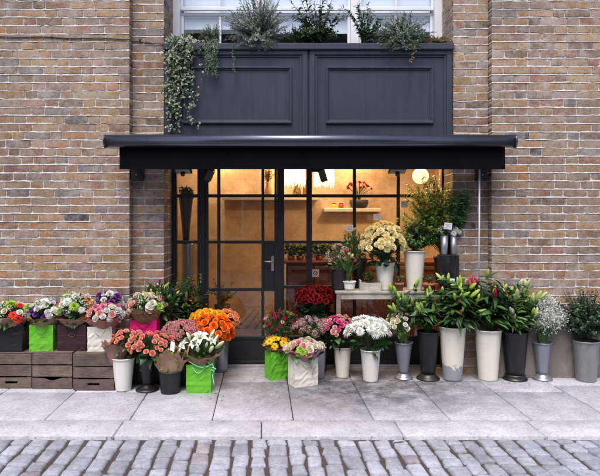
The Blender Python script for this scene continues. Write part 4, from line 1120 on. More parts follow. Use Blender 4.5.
bag_bouquet((105,316),(18,11),[('carn_white',7,4.5),('peach_rose',3,4),('carn_pink',8,4.5),('white_rose',4,4.2),('blush_rose',5,4)],34,YC-.02,m_,'bouquet of pink and white flowers in coppery paper in the white crate bag',paper=(.46,.22,.17),h=.085,rag=.35,leaf=LF(40,.06,.014))
bun('lisianthus_bunch','dark purple and white flowers standing behind the pink bouquet by the wall','flower bunch',P(110,330,-.12),(109,304),(14,12),[('lisianthus_purple',9,3.4),('carn_white',6,4.2)],35,-.12,leaf=LF(80,.07,.012,(GREEN,BLUEG)),group='bunches of flowers without paper')
# vessel behind for those
_m,_r=bucket(112,388,330,22,18,M['black'],'black bucket hidden behind the crates, holding purple and white flowers',Y=-.075)
# pink bag on a black box
Yb=-.14
bx=thing('plastic_box','black plastic box behind the coral roses, with the pink bag on top','box',(X(146,Yb),Yb,0),0)
g=G(); hb=.29; a=.17
g.box(-a,a,-.10,.10,0,.02,(1,1,1),0,.004); g.box(-a,a,-.10,-.09,.0205,hb,(1,1,1),0,.003); g.box(-a,a,.09,.10,.0205,hb,(1,1,1),0,.003); g.box(-a,-a+.01,-.089,.089,.0205,hb,(1,1,1)); g.box(a-.01,a,-.089,.089,.0205,hb,(1,1,1)); g.build('tub',M['black'],bx)
g=G(); g.box(-a-.006,a+.006,-.106,.106,hb+.001,hb+.018,(1,1,1),0,.004); g.build('lid',M['black'],bx)
_,m_,_,_=gift_bag(145,350,318.5,26,.13,(.72,.015,.20),'hot pink paper carrier bag behind the coral roses',0,Yb,hb+.018)
bag_bouquet((146,306),(18,13),[('blush_rose',5,4.8),('carn_pink',4,5.2),('ivory_rose',6,4.6),('lime_mum',2,4.6),('white_rose',4,4.5),('tiny_white',7,4)],36,Yb,m_,'bouquet of pink and ivory roses in kraft paper in the hot pink bag',h=.11,lowf=.03,rag=.6,pts=4,leaf=LF(60,.10,.012,(MIDG,LIME,GREEN),up=.6))
# greens behind it
def pot(px,py_top,Y,wt_,label,mat='black'):
    return bucket(px,0,py_top,wt_,wt_*.72,M[mat],label,Y=Y)
m_,_=pot(163,340,.0,20,'black bucket of white alstroemeria behind the pink bouquet')
bun('alstroemeria_bunch','leafy white and lilac alstroemeria standing against the left pier','flower bunch',m_,(160,302),(19,19),[('tulip_cream',14,2.6),('lilac_bloom',3,3.6),('tiny_yellow',4,3.4),('bud_green',7,8)],37,.0,leaf=LF(240,.085,.014,(GREEN,MIDG,DKG,(.10,.20,.10)),up=.6,dz=-.2,sc=1),group='bunches of flowers without paper',ymax=.07)
m_,_=pot(184,345,.17,24,'black bucket of berried branches left of the door')
def berries(t,r,ends):
    for k in range(30):
        e,_d=ends[r.integers(len(ends))]; q=e*r.uniform(.55,1.02)+r.normal(0,.015,3); inst('berry',B['berry'][0],t,q,(0,0,1),r.uniform(.008,.011))
    g=G()
    for k in range(11):
        e=np.array((r.uniform(-.20,.10),r.uniform(-.08,.02),r.uniform(.34,.56)))*np.array((1,1,1)); b=np.array((e[0]*.3,e[1]*.3,0)); ax=(e-b)/np.linalg.norm(e-b)
        g.tube([b,e],.002,(.1,.13,.05),5)
        T=np.linspace(0,1,9); g.tube([e+ax*.085*u for u in T],[.004+.010*math.sin(PI*u)**.7 for u in T],jit((.20,.12,.065),r,.25),7)
    g.build('seed_heads',M['dry'],t)
bush('berried_branch_bunch','leafy branches with orange berries and brown seed heads left of the shop door','branch bunch',m_,P(186,297,.17),(S(23,.17),.15,S(31,.17)),70,26,.058,.013,(GREEN,DKG,MIDG),38,stem_col=(.05,.09,.03),tips=berries,ymax=.36,lo=-.4)

# ------------------------------------------------------------------ front left row
m_,_=bucket(123.5,392,357,22,15,M['wbucket'],'white enamel bucket beside the crates, holding wrapped peach flowers')
Yq=m_[1]
def exw(t,r,off): wrap(t,S(7,Yq),S(13,Yq),-.05,.12,(.32,.19,.16),41,dy=.8,off=(-S(6,Yq),0,0),rag=.5); 
bun('wrapped_bouquet','wrapped bunch of small peach and pink roses in the white bucket by the crates','bouquet',m_,(128,341),(17,11),[('coral_rose',11,2.8),('peach_rose',10,2.8),('blush_rose',9,3.0),('gerb_yellow',1,3.6)],41,Yq,leaf=LF(70,.06,.022,(DKG,GREEN)),extra=exw)
m_,_=footed(147.3,393,357,18.5,8.5,23,M['black'],'black footed cone vase of coral roses in front of the pink bag',foot_mat=M['blackm'])
bun('rose_bunch','loose wide bunch of coral pink roses in the left black footed vase','flower bunch',m_,(150,345),(26,12.5),[('coral_rose',50,3.1,'rose_bloom')],42,m_[1],ry=.17,leaf=LF(170,.065,.023,(DKG,GREEN,DKG),dz=-.4,lo=-.9),lo=-.35,group='bunches of flowers without paper')
m_,_=bucket(170.5,394.5,370,23.5,19,M['black'],'low round black bucket holding a kraft wrapped bouquet')
Yq=m_[1]
def exw2(t,r,off):
    wrap(t,S(8.5,Yq),S(16,Yq),-.06,.17,(.40,.26,.17),43,dy=.8,rag=.75,pts=4,front_low=.03)
    g=G(); V=[P(171,341,Yq-.07),P(175,343,Yq-.08),P(174,352,Yq-.09),P(170,350,Yq-.08)]; V=[np.array(v)-m_ for v in V]; V+= [v+np.array((0,.002,0)) for v in V]
    g.add(V,[(0,3,2,1),(4,5,6,7),(0,1,5,4),(1,2,6,5),(2,3,7,6),(3,0,4,7)],(.8,.8,.8),0,False); g.build('paper_tag',M['card'],t)
bun('wrapped_bouquet','kraft wrapped bouquet of tiny yellow and cream buds in the low black bucket','bouquet',m_,(171,357),(14,9),[('tiny_yellow',8,2.4),('tulip_cream',8,2.2)],43,Yq,leaf=LF(90,.05,.012,(MIDG,GREEN,LIME)),extra=exw2)
_,m_,_,_=gift_bag(200.5,393,362.5,24.5,.16,(.13,.45,.028),'lime green paper carrier bag with a mint ribbon, in front of the orange roses',-.05,None,ribbon=(.25,.72,.42))
Yq=m_[1]
bag=[o for o in bpy.data.objects if o.get('label','').startswith('lime green paper carrier bag with a mint')][0]
g=G(); xs_=.115; pts=[(-.08,-.083,.265),(-.03,-.09,.235),(.03,-.092,.215),(.08,-.09,.225),(xs_,-.08,.245),(xs_+.012,-.06,.20),(xs_+.002,-.075,.15),(xs_+.012,-.085,.10),(xs_+.02,-.09,.07)]; g.tube(pts,.0045,(.25,.72,.42),6)
g.tube([(xs_-.01,-.085,.20),(xs_+.02,-.09,.18),(xs_+.03,-.09,.21),(xs_,-.085,.215)],.004,(.25,.72,.42),6); g.build('ribbon',M['cord'],bag)
bag_bouquet((201,349),(17,10),[('lily_open',6,8.5,'lily_bloom'),('bud_white',10,11,'lily_bud'),('lily_open',3,6.5,'lily_bloom')],44,Yq,m_,'kraft wrapped bouquet of white lilies in the lime bag before the orange roses',h=.085,leaf=LF(70,.12,.014,(GREEN,MIDG),up=.7),rag=.25)
m_,_=pot(184,352,-.22,22,'black bucket of dusty pink spray flowers behind the kraft bouquet')
bun('spray_carnation_bunch','wide bunch of dusty pink spray carnations behind the kraft bouquet','flower bunch',m_,(183,334),(20,12.5),[('carn_dusty',34,5.2,'flower_head')],45,-.22,ry=.14,leaf=LF(150,.05,.010,(DKG,GREEN),dz=-.3),group='bunches of flowers without paper')
m_,_=pot(206,352,-.13,22,'black bucket of orange and yellow roses behind the lily bouquet')
bun('rose_bunch','dense dome of yellow and orange roses behind the lily bouquet','flower bunch',m_,(212,331),(21,16),[('orange_rose',50,4.1,'rose_bloom')],46,-.13,ry=.15,lo=-.45,leaf=LF(70,.06,.022,(DKG,GREEN),dz=-.6),group='bunches of flowers without paper',jt=.05)
# upper part yellow: a second bunch that stands a little behind
bun('rose_bunch','golden yellow roses rising behind the orange ones, left of the peach roses','flower bunch',m_+np.array((.02,.06,0)),(208,320),(18,10),[('yellow_rose',30,4.1,'rose_bloom')],47,-.06,ry=.09,lo=-.1,leaf=LF(30,.06,.022,(DKG,GREEN),dz=-.6),group='bunches of flowers without paper',jt=.05)
m_,_=bucket(220.3,368.5,338,17,14.5,M['zinc'],'zinc bucket of peach roses nearest the door',Y=.22)
bun('rose_bunch','small bunch of pale peach roses in the zinc bucket nearest the door','flower bunch',m_,(226,320),(13,10),[('peach_rose',24,3.7,'rose_bloom')],48,.16,ry=.11,lo=-.3,leaf=LF(40,.06,.022,(DKG,GREEN),dz=-.5),group='bunches of flowers without paper')
# ------------------------------------------------------------------ centre
gift=gift_bag(277.5,381,350,21,.13,(.13,.45,.028),'lime green paper carrier bag turned at an angle by the door',.5,-.02,ribbon=(.10,.42,.03))
m_=gift[1]
bag_bouquet((276.5,343.5),(12.5,7),[('gerb_yellow',10,5.2),('yellow_rose',3,3.5),('tiny_yellow',2,3.5)],51,-.02,m_,'bouquet of yellow gerberas in kraft paper in the turned lime bag',h=.055,leaf=LF(40,.05,.018,(DKG,GREEN)))
gift=gift_bag(303,388,357,25,.15,(.72,.70,.62),'white paper carrier bag turned at an angle, with a cream ribbon, before the door',.42,-.23,ribbon=(.68,.62,.45))
m_=gift[1]
def exr(t,hw,hd,h): pass
g=G(); g.tube([(.02,-.079,.20),(.05,-.084,.17),(.052,-.086,.14),(.045,-.09,.10)],.005,(.62,.58,.38),6); g.tube([(.052,-.084,.16),(.075,-.088,.165),(.07,-.088,.14),(.05,-.086,.15)],.004,(.62,.58,.38),6); g.build('ribbon',M['cord'],gift[0])
bag_bouquet((304.5,349),(18,9.5),[('ivory_rose',12,4.3),('blush_rose',8,4.3),('lime_mum',5,4.4),('white_rose',5,4.2),('lilac_bloom',3,3.6),('carn_pink',4,4.2)],52,-.23,m_,'bouquet of cream and blush flowers in pinkish paper in the turned white bag',paper=(.50,.31,.27),h=.085,rag=.5,leaf=LF(60,.06,.022,(LIME,MIDG,GREEN)))
m_,_=pot(282,345,.12,18,'black bucket of magenta sprays right of the door handle')
bun('spray_flower_bunch','airy dark bunch of small magenta and yellow blooms behind the lime bag','flower bunch',m_,(281,325),(18,14),[('tiny_mag',20,3.4,'flower_head'),('tiny_yellow',4,2.6),('blush_rose',5,2.4)],53,.10,ry=.13,leaf=LF(420,.035,.008,(DKG,GREEN,DKG),dz=0,sc=1.05),group='bunches of flowers without paper',ymax=.33)
m_,_=bucket(316,371,322,28,20,M['black'],'tall black bucket of red roses before the window',Y=.2)
bun('rose_bunch','broad dome of deep red roses in the tall black bucket','flower bunch',m_,(315.5,298),(20.5,12),[('red_rose',84,3.3,'rose_bloom')],54,.18,ry=.15,lo=-.15,leaf=LF(150,.075,.027,(DKG,(.012,.035,.014)),dz=-1.0,sc=.8,scz=1.4,lo=-1),group='bunches of flowers without paper',ymax=.37)
m_,_=bucket(316.5,377.5,342,20,16,M['zinc'],'zinc bucket half hidden behind the turned white bag',Y=-.02)
bun('hydrangea_bunch','bunch of dusty mauve pink flower heads between the red and bright pink roses','flower bunch',m_,(311,329),(16.5,10),[('hyd_dusty',24,4.6,'flower_head')],55,.0,ry=.12,leaf=LF(50,.06,.02,(DKG,GREEN),dz=-.5),group='bunches of flowers without paper')
m_,_=bucket(342.5,378.5,346.5,17.5,12.5,M['cream'],'narrow cream bucket of pink roses below the bench')
bun('rose_bunch','bunch of bright pink and blush roses in the narrow cream bucket','flower bunch',m_,(338,329),(15.5,14),[('pink_rose',20,3.3,'rose_bloom'),('blush_rose',20,3.1,'rose_bloom')],56,m_[1],ry=.13,lo=-.3,leaf=LF(120,.065,.024,(DKG,GREEN),dz=-.5,lo=-.9),group='bunches of flowers without paper')
m_,_=bucket(370.5,382.5,349,20,14.5,M['wbucket'],'white bucket of white chrysanthemums below the bench')
bun('chrysanthemum_bunch','bunch of shaggy white chrysanthemums in the white bucket','flower bunch',m_,(368,331),(21.5,13),[('white_mum',27,6.3,'chrysanthemum_bloom')],57,m_[1],ry=.15,lo=-.12,leaf=LF(110,.06,.02,(DKG,GREEN),dz=-.8,lo=-.9,scz=1),group='bunches of flowers without paper',stem_r=.0035)
m_,_=footed(403.5,380.5,342,17.5,9.5,18.5,M['greyv'],'grey footed cone vase of ivory blooms, right of the white chrysanthemums',foot_mat=M['zinc'])
bun('lisianthus_bunch','bunch of ivory lisianthus on pale stems in the grey vase below the bench','flower bunch',m_,(400,325),(14.5,13),[('ivory_rose',16,3.0),('white_rose',8,2.8),('bud_pale',4,4)],58,m_[1],ry=.12,leaf=LF(70,.05,.012,(GREEN,MIDG)),stem_col=(.14,.24,.06),stem_r=.0035,group='bunches of flowers without paper')
# lilies
def lilies(name,label,m,c,rad,Y,buds,seed,nstem=13,leafn=16,L=.15,w=.016,cols=(GREEN,DKG,MIDG,GREEN),ymax=.05,extra_b=None):
    r=np.random.default_rng(seed)
    def tips(t,rr,ends):
        lst=[]; 
        for k,(key,n,sz) in enumerate(buds): lst+=[(key,sz)]*n
        rr.shuffle(lst)
        for i,(key,sz) in enumerate(lst):
            e,d=ends[i%len(ends)]; d=d/np.linalg.norm(d); dd=d*.7+rr.normal(0,.42,3)+np.array((0,-.12,.55)); q=e-d*rr.uniform(0,.06)+rr.normal(0,.012,3)
            inst('lily_bud',B[key][rr.integers(2)],t,q,dd,S(float(sz),Y)*rr.uniform(.8,1.15),rr.uniform(0,6))
    return bush(name,label,'flower bunch',m,P(c[0],c[1],Y),(S(rad[0],Y),.17,S(rad[1],Y)),nstem,leafn,L,w,cols,seed,stem_col=(.06,.13,.03),stem_r=.0038,tips=tips,lo=-.35,start=.2,bend=.45,ang=.95,ymax=ymax,group='bunches of budding lilies')
m_,_=footed(428,381.5,331,21.5,14.5,23.5,M['black'],'black footed vase left of the peeling bucket',foot_mat=M['blackm'])
lilies('lily_bunch','bunch of green lilies in tight bud in the black vase left of the peeling bucket',m_,(413,307),(28,24),m_[1],[('bud_green',26,10.5),('bud_white',6,8)],61,24,17,.135,.019)
m_,_=bucket(452.5,381.5,326,26,18.5,M['peel'],'tall cream bucket with paint peeling at its foot')
lilies('lily_bunch','bunch of green lily buds with a few pink tips in the peeling cream bucket',m_,(456,301),(29,28),m_[1],[('bud_green',34,11.5),('bud_pink',6,12),('bud_pale',9,11.5)],62,30,16,.19,.025)
m_,_=bucket(488,381.5,329,26,18.5,M['cream'],'tall clean cream bucket right of the crank rod')
lilies('lily_bunch','bunch of lilies with crimson buds and broad dark leaves in the clean cream bucket',m_,(490,304),(27,29),m_[1],[('bud_red',10,11.5),('bud_green',8,10)],63,27,17,.19,.026,(DKG,GREEN,(.03,.08,.05),MIDG),ymax=-.05)
m_,_=footed(515,382,331,25.5,18,24.5,M['black'],'black footed vase right of the clean cream bucket',foot_mat=M['blackm'])
lilies('lily_bunch','bunch of pale yellow green lily buds before the right brick wall',m_,(519,308),(29,26),m_[1],[('bud_pale',26,12.5),('bud_green',10,11),('bud_white',5,12)],64,26,17,.15,.018,(GREEN,MIDG,DKG,(.10,.2,.05)),ymax=-.06)
m_,_=footed(542.5,381.5,342,18,10,19.5,M['greyv'],'grey footed cone vase of gypsophila before the plinth',foot_mat=M['zinc'])
# gypsophila
r=np.random.default_rng(71); Yq=m_[1]; t=thing('gypsophila_bunch','misty white gypsophila in the grey vase before the right wall','flower bunch',m_,0,'bunches of flowers without paper')
gs=G(); gf=G(); off=P(548,318,Yq)-m_
for i in range(80):
    z=r.uniform(-.45,1); ph=r.uniform(0,6.28); q=math.sqrt(1-z*z); e=off+np.array((q*math.cos(ph)*S(17,Yq),q*math.sin(ph)*.10,z*S(21,Yq)))*1.0*r.uniform(.6,1); e[1]=min(e[1],-Yq-.03)
    b=np.array((r.normal(0,.015),r.normal(0,.015),-.05)); mid=(b+e)/2+r.normal(0,.01,3); gs.tube([b,mid,e],.0013,(.12,.2,.1),4,cap=False)
    for k in range(60):
        u=e+r.normal(0,.030,3)
        if k%3==0: gs.tube([mid*.3+e*.7,u],.0006,(.18,.26,.14),3,cap=False)
        floret(gf,u,r.normal(0,1,3)+np.array((0,-.4,.6)),r.uniform(.0045,.0078),(.84,.84,.88),(.6,.62,.5),4)
gs.build('stems',M['stem'],t); gf.build('blossom_cloud',M['petal'],t)
foliage_g=G(); foliage(foliage_g,off+np.array((0,0,-.09)),.06,.06,.08,60,r,.05,.006,(GREEN,BLUEG)); foliage_g.build('foliage',M['leaf'],t)
m_,_=bucket(586,382.5,340,25,19,M['galv'],'galvanised bucket of evergreen foliage at the far right',ribs=False)
bush('foliage_bunch','bushy dark evergreen foliage in the galvanised bucket at the far right','foliage bunch',m_,P(586,316,m_[1]),(S(30,0),.18,S(31,0)),150,34,.036,.0095,(DKG,BLUEG,GREEN,(.035,.075,.045)),73,lo=-.45,ymax=-.04,start=.35)
bush('foliage_bunch','a few tall wispy grey green sprigs rising beside the gypsophila','foliage bunch',m_+np.array((-.02,.02,0)),P(570,302,m_[1]+.02),(S(14,0),.05,S(20,0)),9,40,.020,.003,(BLUEG,SILV),74,lo=.5,ymax=-.04,start=.5)

# ------------------------------------------------------------------ bench in the recess and all that stands on it
Yf=.0; zb=Z(291.3,Yf); bx0=X(336.5,Yf); bx1=X(457,Yf)
if bx1>XPR-.01: bx1=XPR-.01
bt=thing('bench','limewashed wooden bench holding flower buckets beside the right pier','bench',((bx0+bx1)/2,.19,0)); hw=(bx1-bx0)/2
g=G()
for k in range(3): g.box(-hw-.01,hw+.004,-.19+.127*k+.001,-.19+.127*(k+1)-.002,zb-.022,zb-.0005*k,(1-.05*k,)*3,0,.003)
g.build('bench_top',M['bench'],bt)
g=G(); g.box(-hw+.042,hw-.042,-.178,-.158,zb-.075,zb-.023,(.95,.95,.95),0,.002); g.build('apron',M['bench'],bt)
g=G(); g.box(-hw+.042,hw-.042,.158,.178,zb-.075,zb-.023,(.95,.95,.95),0,.002); g.build('apron',M['bench'],bt)
for sx in (-1,1):
    for sy in (-1,1):
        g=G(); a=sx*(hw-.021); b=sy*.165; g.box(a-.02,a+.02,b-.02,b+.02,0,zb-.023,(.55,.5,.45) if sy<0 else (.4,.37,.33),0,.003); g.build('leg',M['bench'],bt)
YT=.14
def tb(px,top,wt_,wb,mat,label,Y=YT,**k): return bucket(px,0,top,wt_,wb,mat,label,Y=Y,z0=zb,group='flower buckets on the bench',**k)
m_,_=tb(338.5,269,16,13,M['black'],'small black bucket at the left end of the bench',Y=.12)
bun('waxflower_bunch','bunch of small white and pink waxflower at the left end of the bench','flower bunch',m_,(338,258),(11,15),[('tiny_white',14,3.0),('tulip_pink',3,3.4),('blush_rose',3,2.6)],81,.12,ry=.07,leaf=LF(120,.04,.006,(GREEN,BLUEG,SILV),up=.7,sc=1),group='bunches on the bench',ymax=.3)
m_,_=tb(349.5,281,12.5,9.5,M['bench'] if False else M['wbucket'],'little white pot with green shoots on the bench',Y=.07,cat='pot',name='plant_pot')
bun('potted_bulb','potted green shoots with a dark pink flower on the bench','plant',m_,(349,262),(6,11),[('tulip_pink',4,4.2),('tulip_cream',2,3.4)],82,.07,ry=.04,leaf=LF(34,.15,.009,(GREEN,MIDG),up=2.2,sc=.7,dz=-.7),group='bunches on the bench')
# whitewashed trough
tr=thing('trough','small whitewashed wooden trough in the middle of the bench','trough',(X(370,.06),.06,zb)); g=G(); w=S(10.5,.06)
g.box(-w*.88,w*.88,-.05,-.04,.001,.075,(1.15,)*3,0,.002); g.box(-w*.88,w*.88,.04,.05,.001,.075,(1.1,)*3,0,.002); g.box(-w,-w*.881,-.052,.052,0,.10,(1.2,)*3,0,.002); g.box(w*.881,w,-.052,.052,0,.10,(1.15,)*3,0,.002); g.box(-w*.88,w*.88,-.039,.039,0,.01,(1,)*3); g.build('trough_body',M['bench'],tr)
g=G(); g.box(-w*.87,w*.87,-.039,.039,.0105,.055,(1,1,1)); g.build('soil',M['soil'],tr)
bush('potted_herb','short dark green herb growing in the whitewashed trough','plant',np.array((X(370,.06),.06,zb+.056)),P(369,276,.06),(S(8,0),.04,S(5,0)),16,10,.04,.006,(DKG,GREEN,MIDG),83,lo=.1)
m_,_=tb(385,262,19.5,13.5,M['cream'],'tall cream bucket under the cream roses, middle of the bench',Y=.11)
bun('rose_bunch','great dome of cream yellow roses on the bench','flower bunch',m_,(383.5,244),(22,21),[('cream_rose',32,4.1,'rose_bloom'),('cream_carn',40,4.3,'rose_bloom')],84,.09,ry=.15,lo=-.25,leaf=LF(110,.06,.022,(DKG,(.012,.035,.014)),dz=-.6),group='bunches on the bench',ymax=.33)
m_,_=tb(359,258,17,9,M['black'],'slim black cone bucket behind the potted shoots',Y=.27)
bun('freesia_bunch','bunch of pale cream freesias rising left of the cream roses','flower bunch',m_,(353,242),(11,14),[('tulip_cream',22,2.7)],85,.25,ry=.06,leaf=LF(50,.13,.006,(GREEN,MIDG),up=2,dz=-.6),group='bunches on the bench',ymax=.36,stem_col=(.10,.2,.05))
m_,_=tb(414.5,250.5,21.5,14.5,M['cream'],'tallest cream bucket on the bench, right of the cream roses',Y=.12)
bush('foliage_bunch','green stems dotted with small white flowers in the tallest cream bucket','foliage bunch',m_,P(419,239,.12),(S(25,.12),.14,S(21,.12)),100,28,.048,.011,(GREEN,MIDG,MIDG,(.10,.2,.06)),86,lo=-.3,ymax=.34,start=.3,
     tips=lambda t,r,ends:[inst('blossom',B['tulip_cream'][r.integers(2)],t,e+r.normal(0,.012,3),d,.009*r.uniform(.8,1.3)) for e,d in ends[:40]])
m_,_=tb(446,257,24,19,M['black'],'tall black bucket by the right pier, holding yellow branches',Y=.22)
def yb_(t,r,ends):
    g=G()
    for e,d in ends:
        for k in range(26):
            q=e*r.uniform(.45,1.02)+r.normal(0,.016,3); floret(g,q,r.normal(0,1,3),r.uniform(.007,.012),jit((.55,.50,.08),r,.2),(.3,.3,.04),4)
    g.build('catkins',M['petal'],t)
bush('branch_bunch','tall branches with tiny yellow flowers and leaves beside the right pier','branch bunch',m_,P(433,212,.16),(S(40,.2),.16,S(38,.2)),100,36,.060,.015,((.30,.44,.07),(.20,.36,.07),(.46,.52,.09),(.26,.38,.10),(.10,.21,.05)),87,stem_col=(.12,.08,.04),stem_r=.003,lo=-.5,ymax=.37,ymin=-.1,start=.35,tips=yb_)  # leaf and catkin colours raised to carry the warm indoor light
bush('eucalyptus_bunch','pale green leafy sprigs leaning over the right pier','foliage bunch',m_+np.array((.03,-.03,0)),P(460,204,.02),(S(15,.02),.06,S(20,.02)),26,20,.07,.016,((.16,.30,.13),(.12,.26,.12),MIDG),88,lo=.0,ymax=.06,start=.45)
# galvanised cone vases hung in front of the black bucket rim
for k,(px,w_,yv) in enumerate(((444.2,8,.06),(453.5,7,.075))):
    g=G(); rt=S(w_/2,yv); h=S(19,yv); g.lathe([(rt*.72,0),(rt*.76,.003),(rt,h),(rt-.003,h),(rt*.7,.01),(0,.009)],24)
    zc_=Z(254.5,yv); o=g.build('zinc_sleeve_vase',M['zinc'],None,(X(px,yv),yv,zc_)); tag(o,('wider zinc sleeve vase standing on the black box by the right pier','narrower zinc sleeve vase on the black box, closest to the right pier')[k],'vase','zinc sleeve vases on the bench')
    bun('small_bunch',('few white blooms in the wider zinc sleeve vase','bright white star blooms in the narrower zinc sleeve vase')[k],'flower bunch',np.array((X(px,yv),yv,zc_+h-.01)),(px+(0,1)[k],233),(5.5,6),[('white_mum' if k else 'tiny_white',(5,5)[k],3.0),('lilac_bloom' if not k else 'white_rose',2,2.2)],90+k,yv,ry=.03,leaf=LF(26,.05,.007,(GREEN,BLUEG),up=.8),spread=.01,group='small bunches in zinc sleeve vases')
g=G(); yk=.07; g.box(X(438.5,yk),X(457.5,yk),yk-.055,yk+.05,zb+.0005,Z(254.6,yk),(1,1,1),0,.004); 
tag(g.build('display_box',M['black']),'tall black display box at the right end of the bench, carrying zinc vases','box')
# terracotta pots
for k,(px,yv,w_) in enumerate(((399.5,.045,9),(429.5,.03,14))):
    g=G(); rt=S(w_/2,yv); h=S(8,yv)
    g.lathe([(rt*.72,0),(rt*.92,h*.7),(rt,h*.7),(rt,h),(rt-.006,h),(rt-.008,h*.8),(0,h*.8)],28); o=g.build('terracotta_pot',M['terracotta'],None,(X(px,yv),yv,zb)); tag(o,('small terracotta pot between the two cream buckets on the bench','wider terracotta pot with a red label, in front of the black display box')[k],'pot','terracotta pots on the bench')
    bush('potted_plant',('small green seedling in the narrow terracotta pot','leafy green seedling in the wider terracotta pot')[k],'plant',np.array((X(px,yv),yv,zb+h*.8)),np.array((X(px,yv),yv,zb+h+.04)),(rt*1.1,rt,.04),9,6,.035,.009,(GREEN,DKG,MIDG),95+k,lo=0)
    if k==1:
        g=G(); yy=yv-rt-.004; g.box(X(435,yy),X(440,yy),yy-.002,yy,Z(290,yy),Z(283.5,yy),(1,1,1)); M['red']=simple('red_label',(.55,.03,.02),.5,var=.05); g.build('red_label',M['red'],o).location=(-o.location.x,-o.location.y,-o.location.z)
# price cards: white card on a thin stick, scribbled lines
def card(px0,px1,py0,py1,Y,label,sx=None,foot=None,tilt=0):
    c=P((px0+px1)/2,(py0+py1)/2,Y); w=S(px1-px0,Y)/2; h=S(py1-py0,Y)/2; t=thing('price_card',label,'price card',c,0,'white price cards among the flowers'); t.rotation_euler=(0,tilt,0)
    g=G(); g.box(-w,w,-.001,.001,-h,h,(1,1,1)); g.build('card',M['card'],t)
    g=G(); r=np.random.default_rng(int(px0))
    for k in range(3):
        zz=h*(.5-.5*k); x=-w*.75
        while x<w*.65:
            l=r.uniform(.12,.3)*w; 
            g.tube([(x,-.0018,zz+r.normal(0,.08)*h),(x+l*.5,-.0018,zz+r.normal(0,.14)*h),(x+l,-.0018,zz+r.normal(0,.08)*h)],w*.035,(.05,.05,.06),4); x+=l+.08*w
    g.build('handwriting',M['ink'],t)
    if foot: g=G(); g.tube([(0,.003,-h*.3),(0,.003,-foot)],.0015,(.3,.3,.3),5); g.build('stick',M['blackm'],t)
card(401,408,201.3,207.5,.33,'small square white price card left of the yellow branches, highest of the cards',foot=.22)
card(373.5,381.2,214.3,220.3,.2,'white price card just above the cream roses',foot=.12,tilt=.03)
card(346.3,353.3,225.3,231,.22,'white price card above the pale freesias',foot=.12,tilt=-.03)
card(444.2,452,222.8,229.3,.03,'white price card above the zinc sleeve vases',foot=.1,tilt=.12)
card(448.3,454.5,278.5,285,-.02,'white price card before the black display box, just above the lily buds',foot=.10,tilt=.05)
# sign stuck on the glass
g=G(); Ys=YF+.02; c=P(315.4,273,Ys); w=S(3.7,Ys); t=thing('window_sticker','small square pale sticker with a round dark mark on the window','sticker',c)
g.box(-w,w,-.001,.0,-w,w,(1,1,1)); g.build('card',simple('sticker_paper',(.5,.36,.33),.6),t)
g=G(); g.tube([(.5*w*math.cos(a),-.0018,.5*w*math.sin(a)) for a in np.linspace(0,6.1,20)],w*.09,(.02,.02,.02),4); g.tube([(-.25*w,-.0018,.1*w),(.0,-.0018,-.15*w),(.28*w,-.0018,.2*w)],w*.07,(.02,.02,.02),4); g.build('mark',M['ink'],t)
# ------------------------------------------------------------------ lamps under the awning
def spot(px,Y,label,s):
    t=thing('spotlight',label,'spotlight',P(px,160,Y),0,'black spotlights under the awning'); k=S(1,Y)
    g=G(); g.box(-7*k,3*k,-.02,.02,-12*k,-8*k,(1,1,1),0,.003); g.tube([(0,0,6*k),(0,0,-9*k)],.009,(1,1,1),8); g.tube([(-7*k,0,-10*k),(-7*k,0,6*k)],.007,(1,1,1),8); g.build('bracket',M['blackm'],t)
    g=G(); g.box(-.032,.032,-.04,.04,-.062,.062,(1,1,1),0,.006); o=g.build('lamp_head',M['blackm'],t,loc=(4.5*k,0,-15*k)); o.rotation_euler=(.3,s,0)
spot(205,.32,'black spotlight under the awning, top left of the door',.45)
spot(318,.32,'black spotlight under the awning, near the middle of the window',-.32)
def flood(px0,px1,Y,label,M_=None):
    c=P((px0+px1)/2,171,Y); w=S(px1-px0,Y)/2; t=thing('floodlight',label,'floodlight',c,0,'flat floodlights under the awning')
    g=G(); g.box(-w,w,-.055,.055,-.006,.022,(1,1,1),0,.006); g.tube([(0,.03,.02),(0,.03,.2)],.01,(1,1,1),8); o=g.build('housing',M['blackm'],t)
    g=G(); g.box(-w*.86,w*.86,-.0565,-.0555,-.002,.017,(1,1,1)); g.box(-w*.86,w*.86,-.047,.045,-.009,-.0065,(1,1,1)); g.build('lens',simple('floodlight_glass',(.30,.33,.30),.2,bmp=0),t)
    g=G(); g.lathe([(.012,-.006),(.02,-.02),(.022,-.035),(.016,-.05),(0,-.055)],16,close=False); g.build('sensor',M['blackm'],t); 
    t.rotation_euler=(-.35,0,0)
flood(388.5,406,.2,'flat floodlight with a sensor knob, right of the bowl of red flowers')
flood(174.5,191.5,.2,'flat floodlight with a sensor knob, top left corner by the pier')
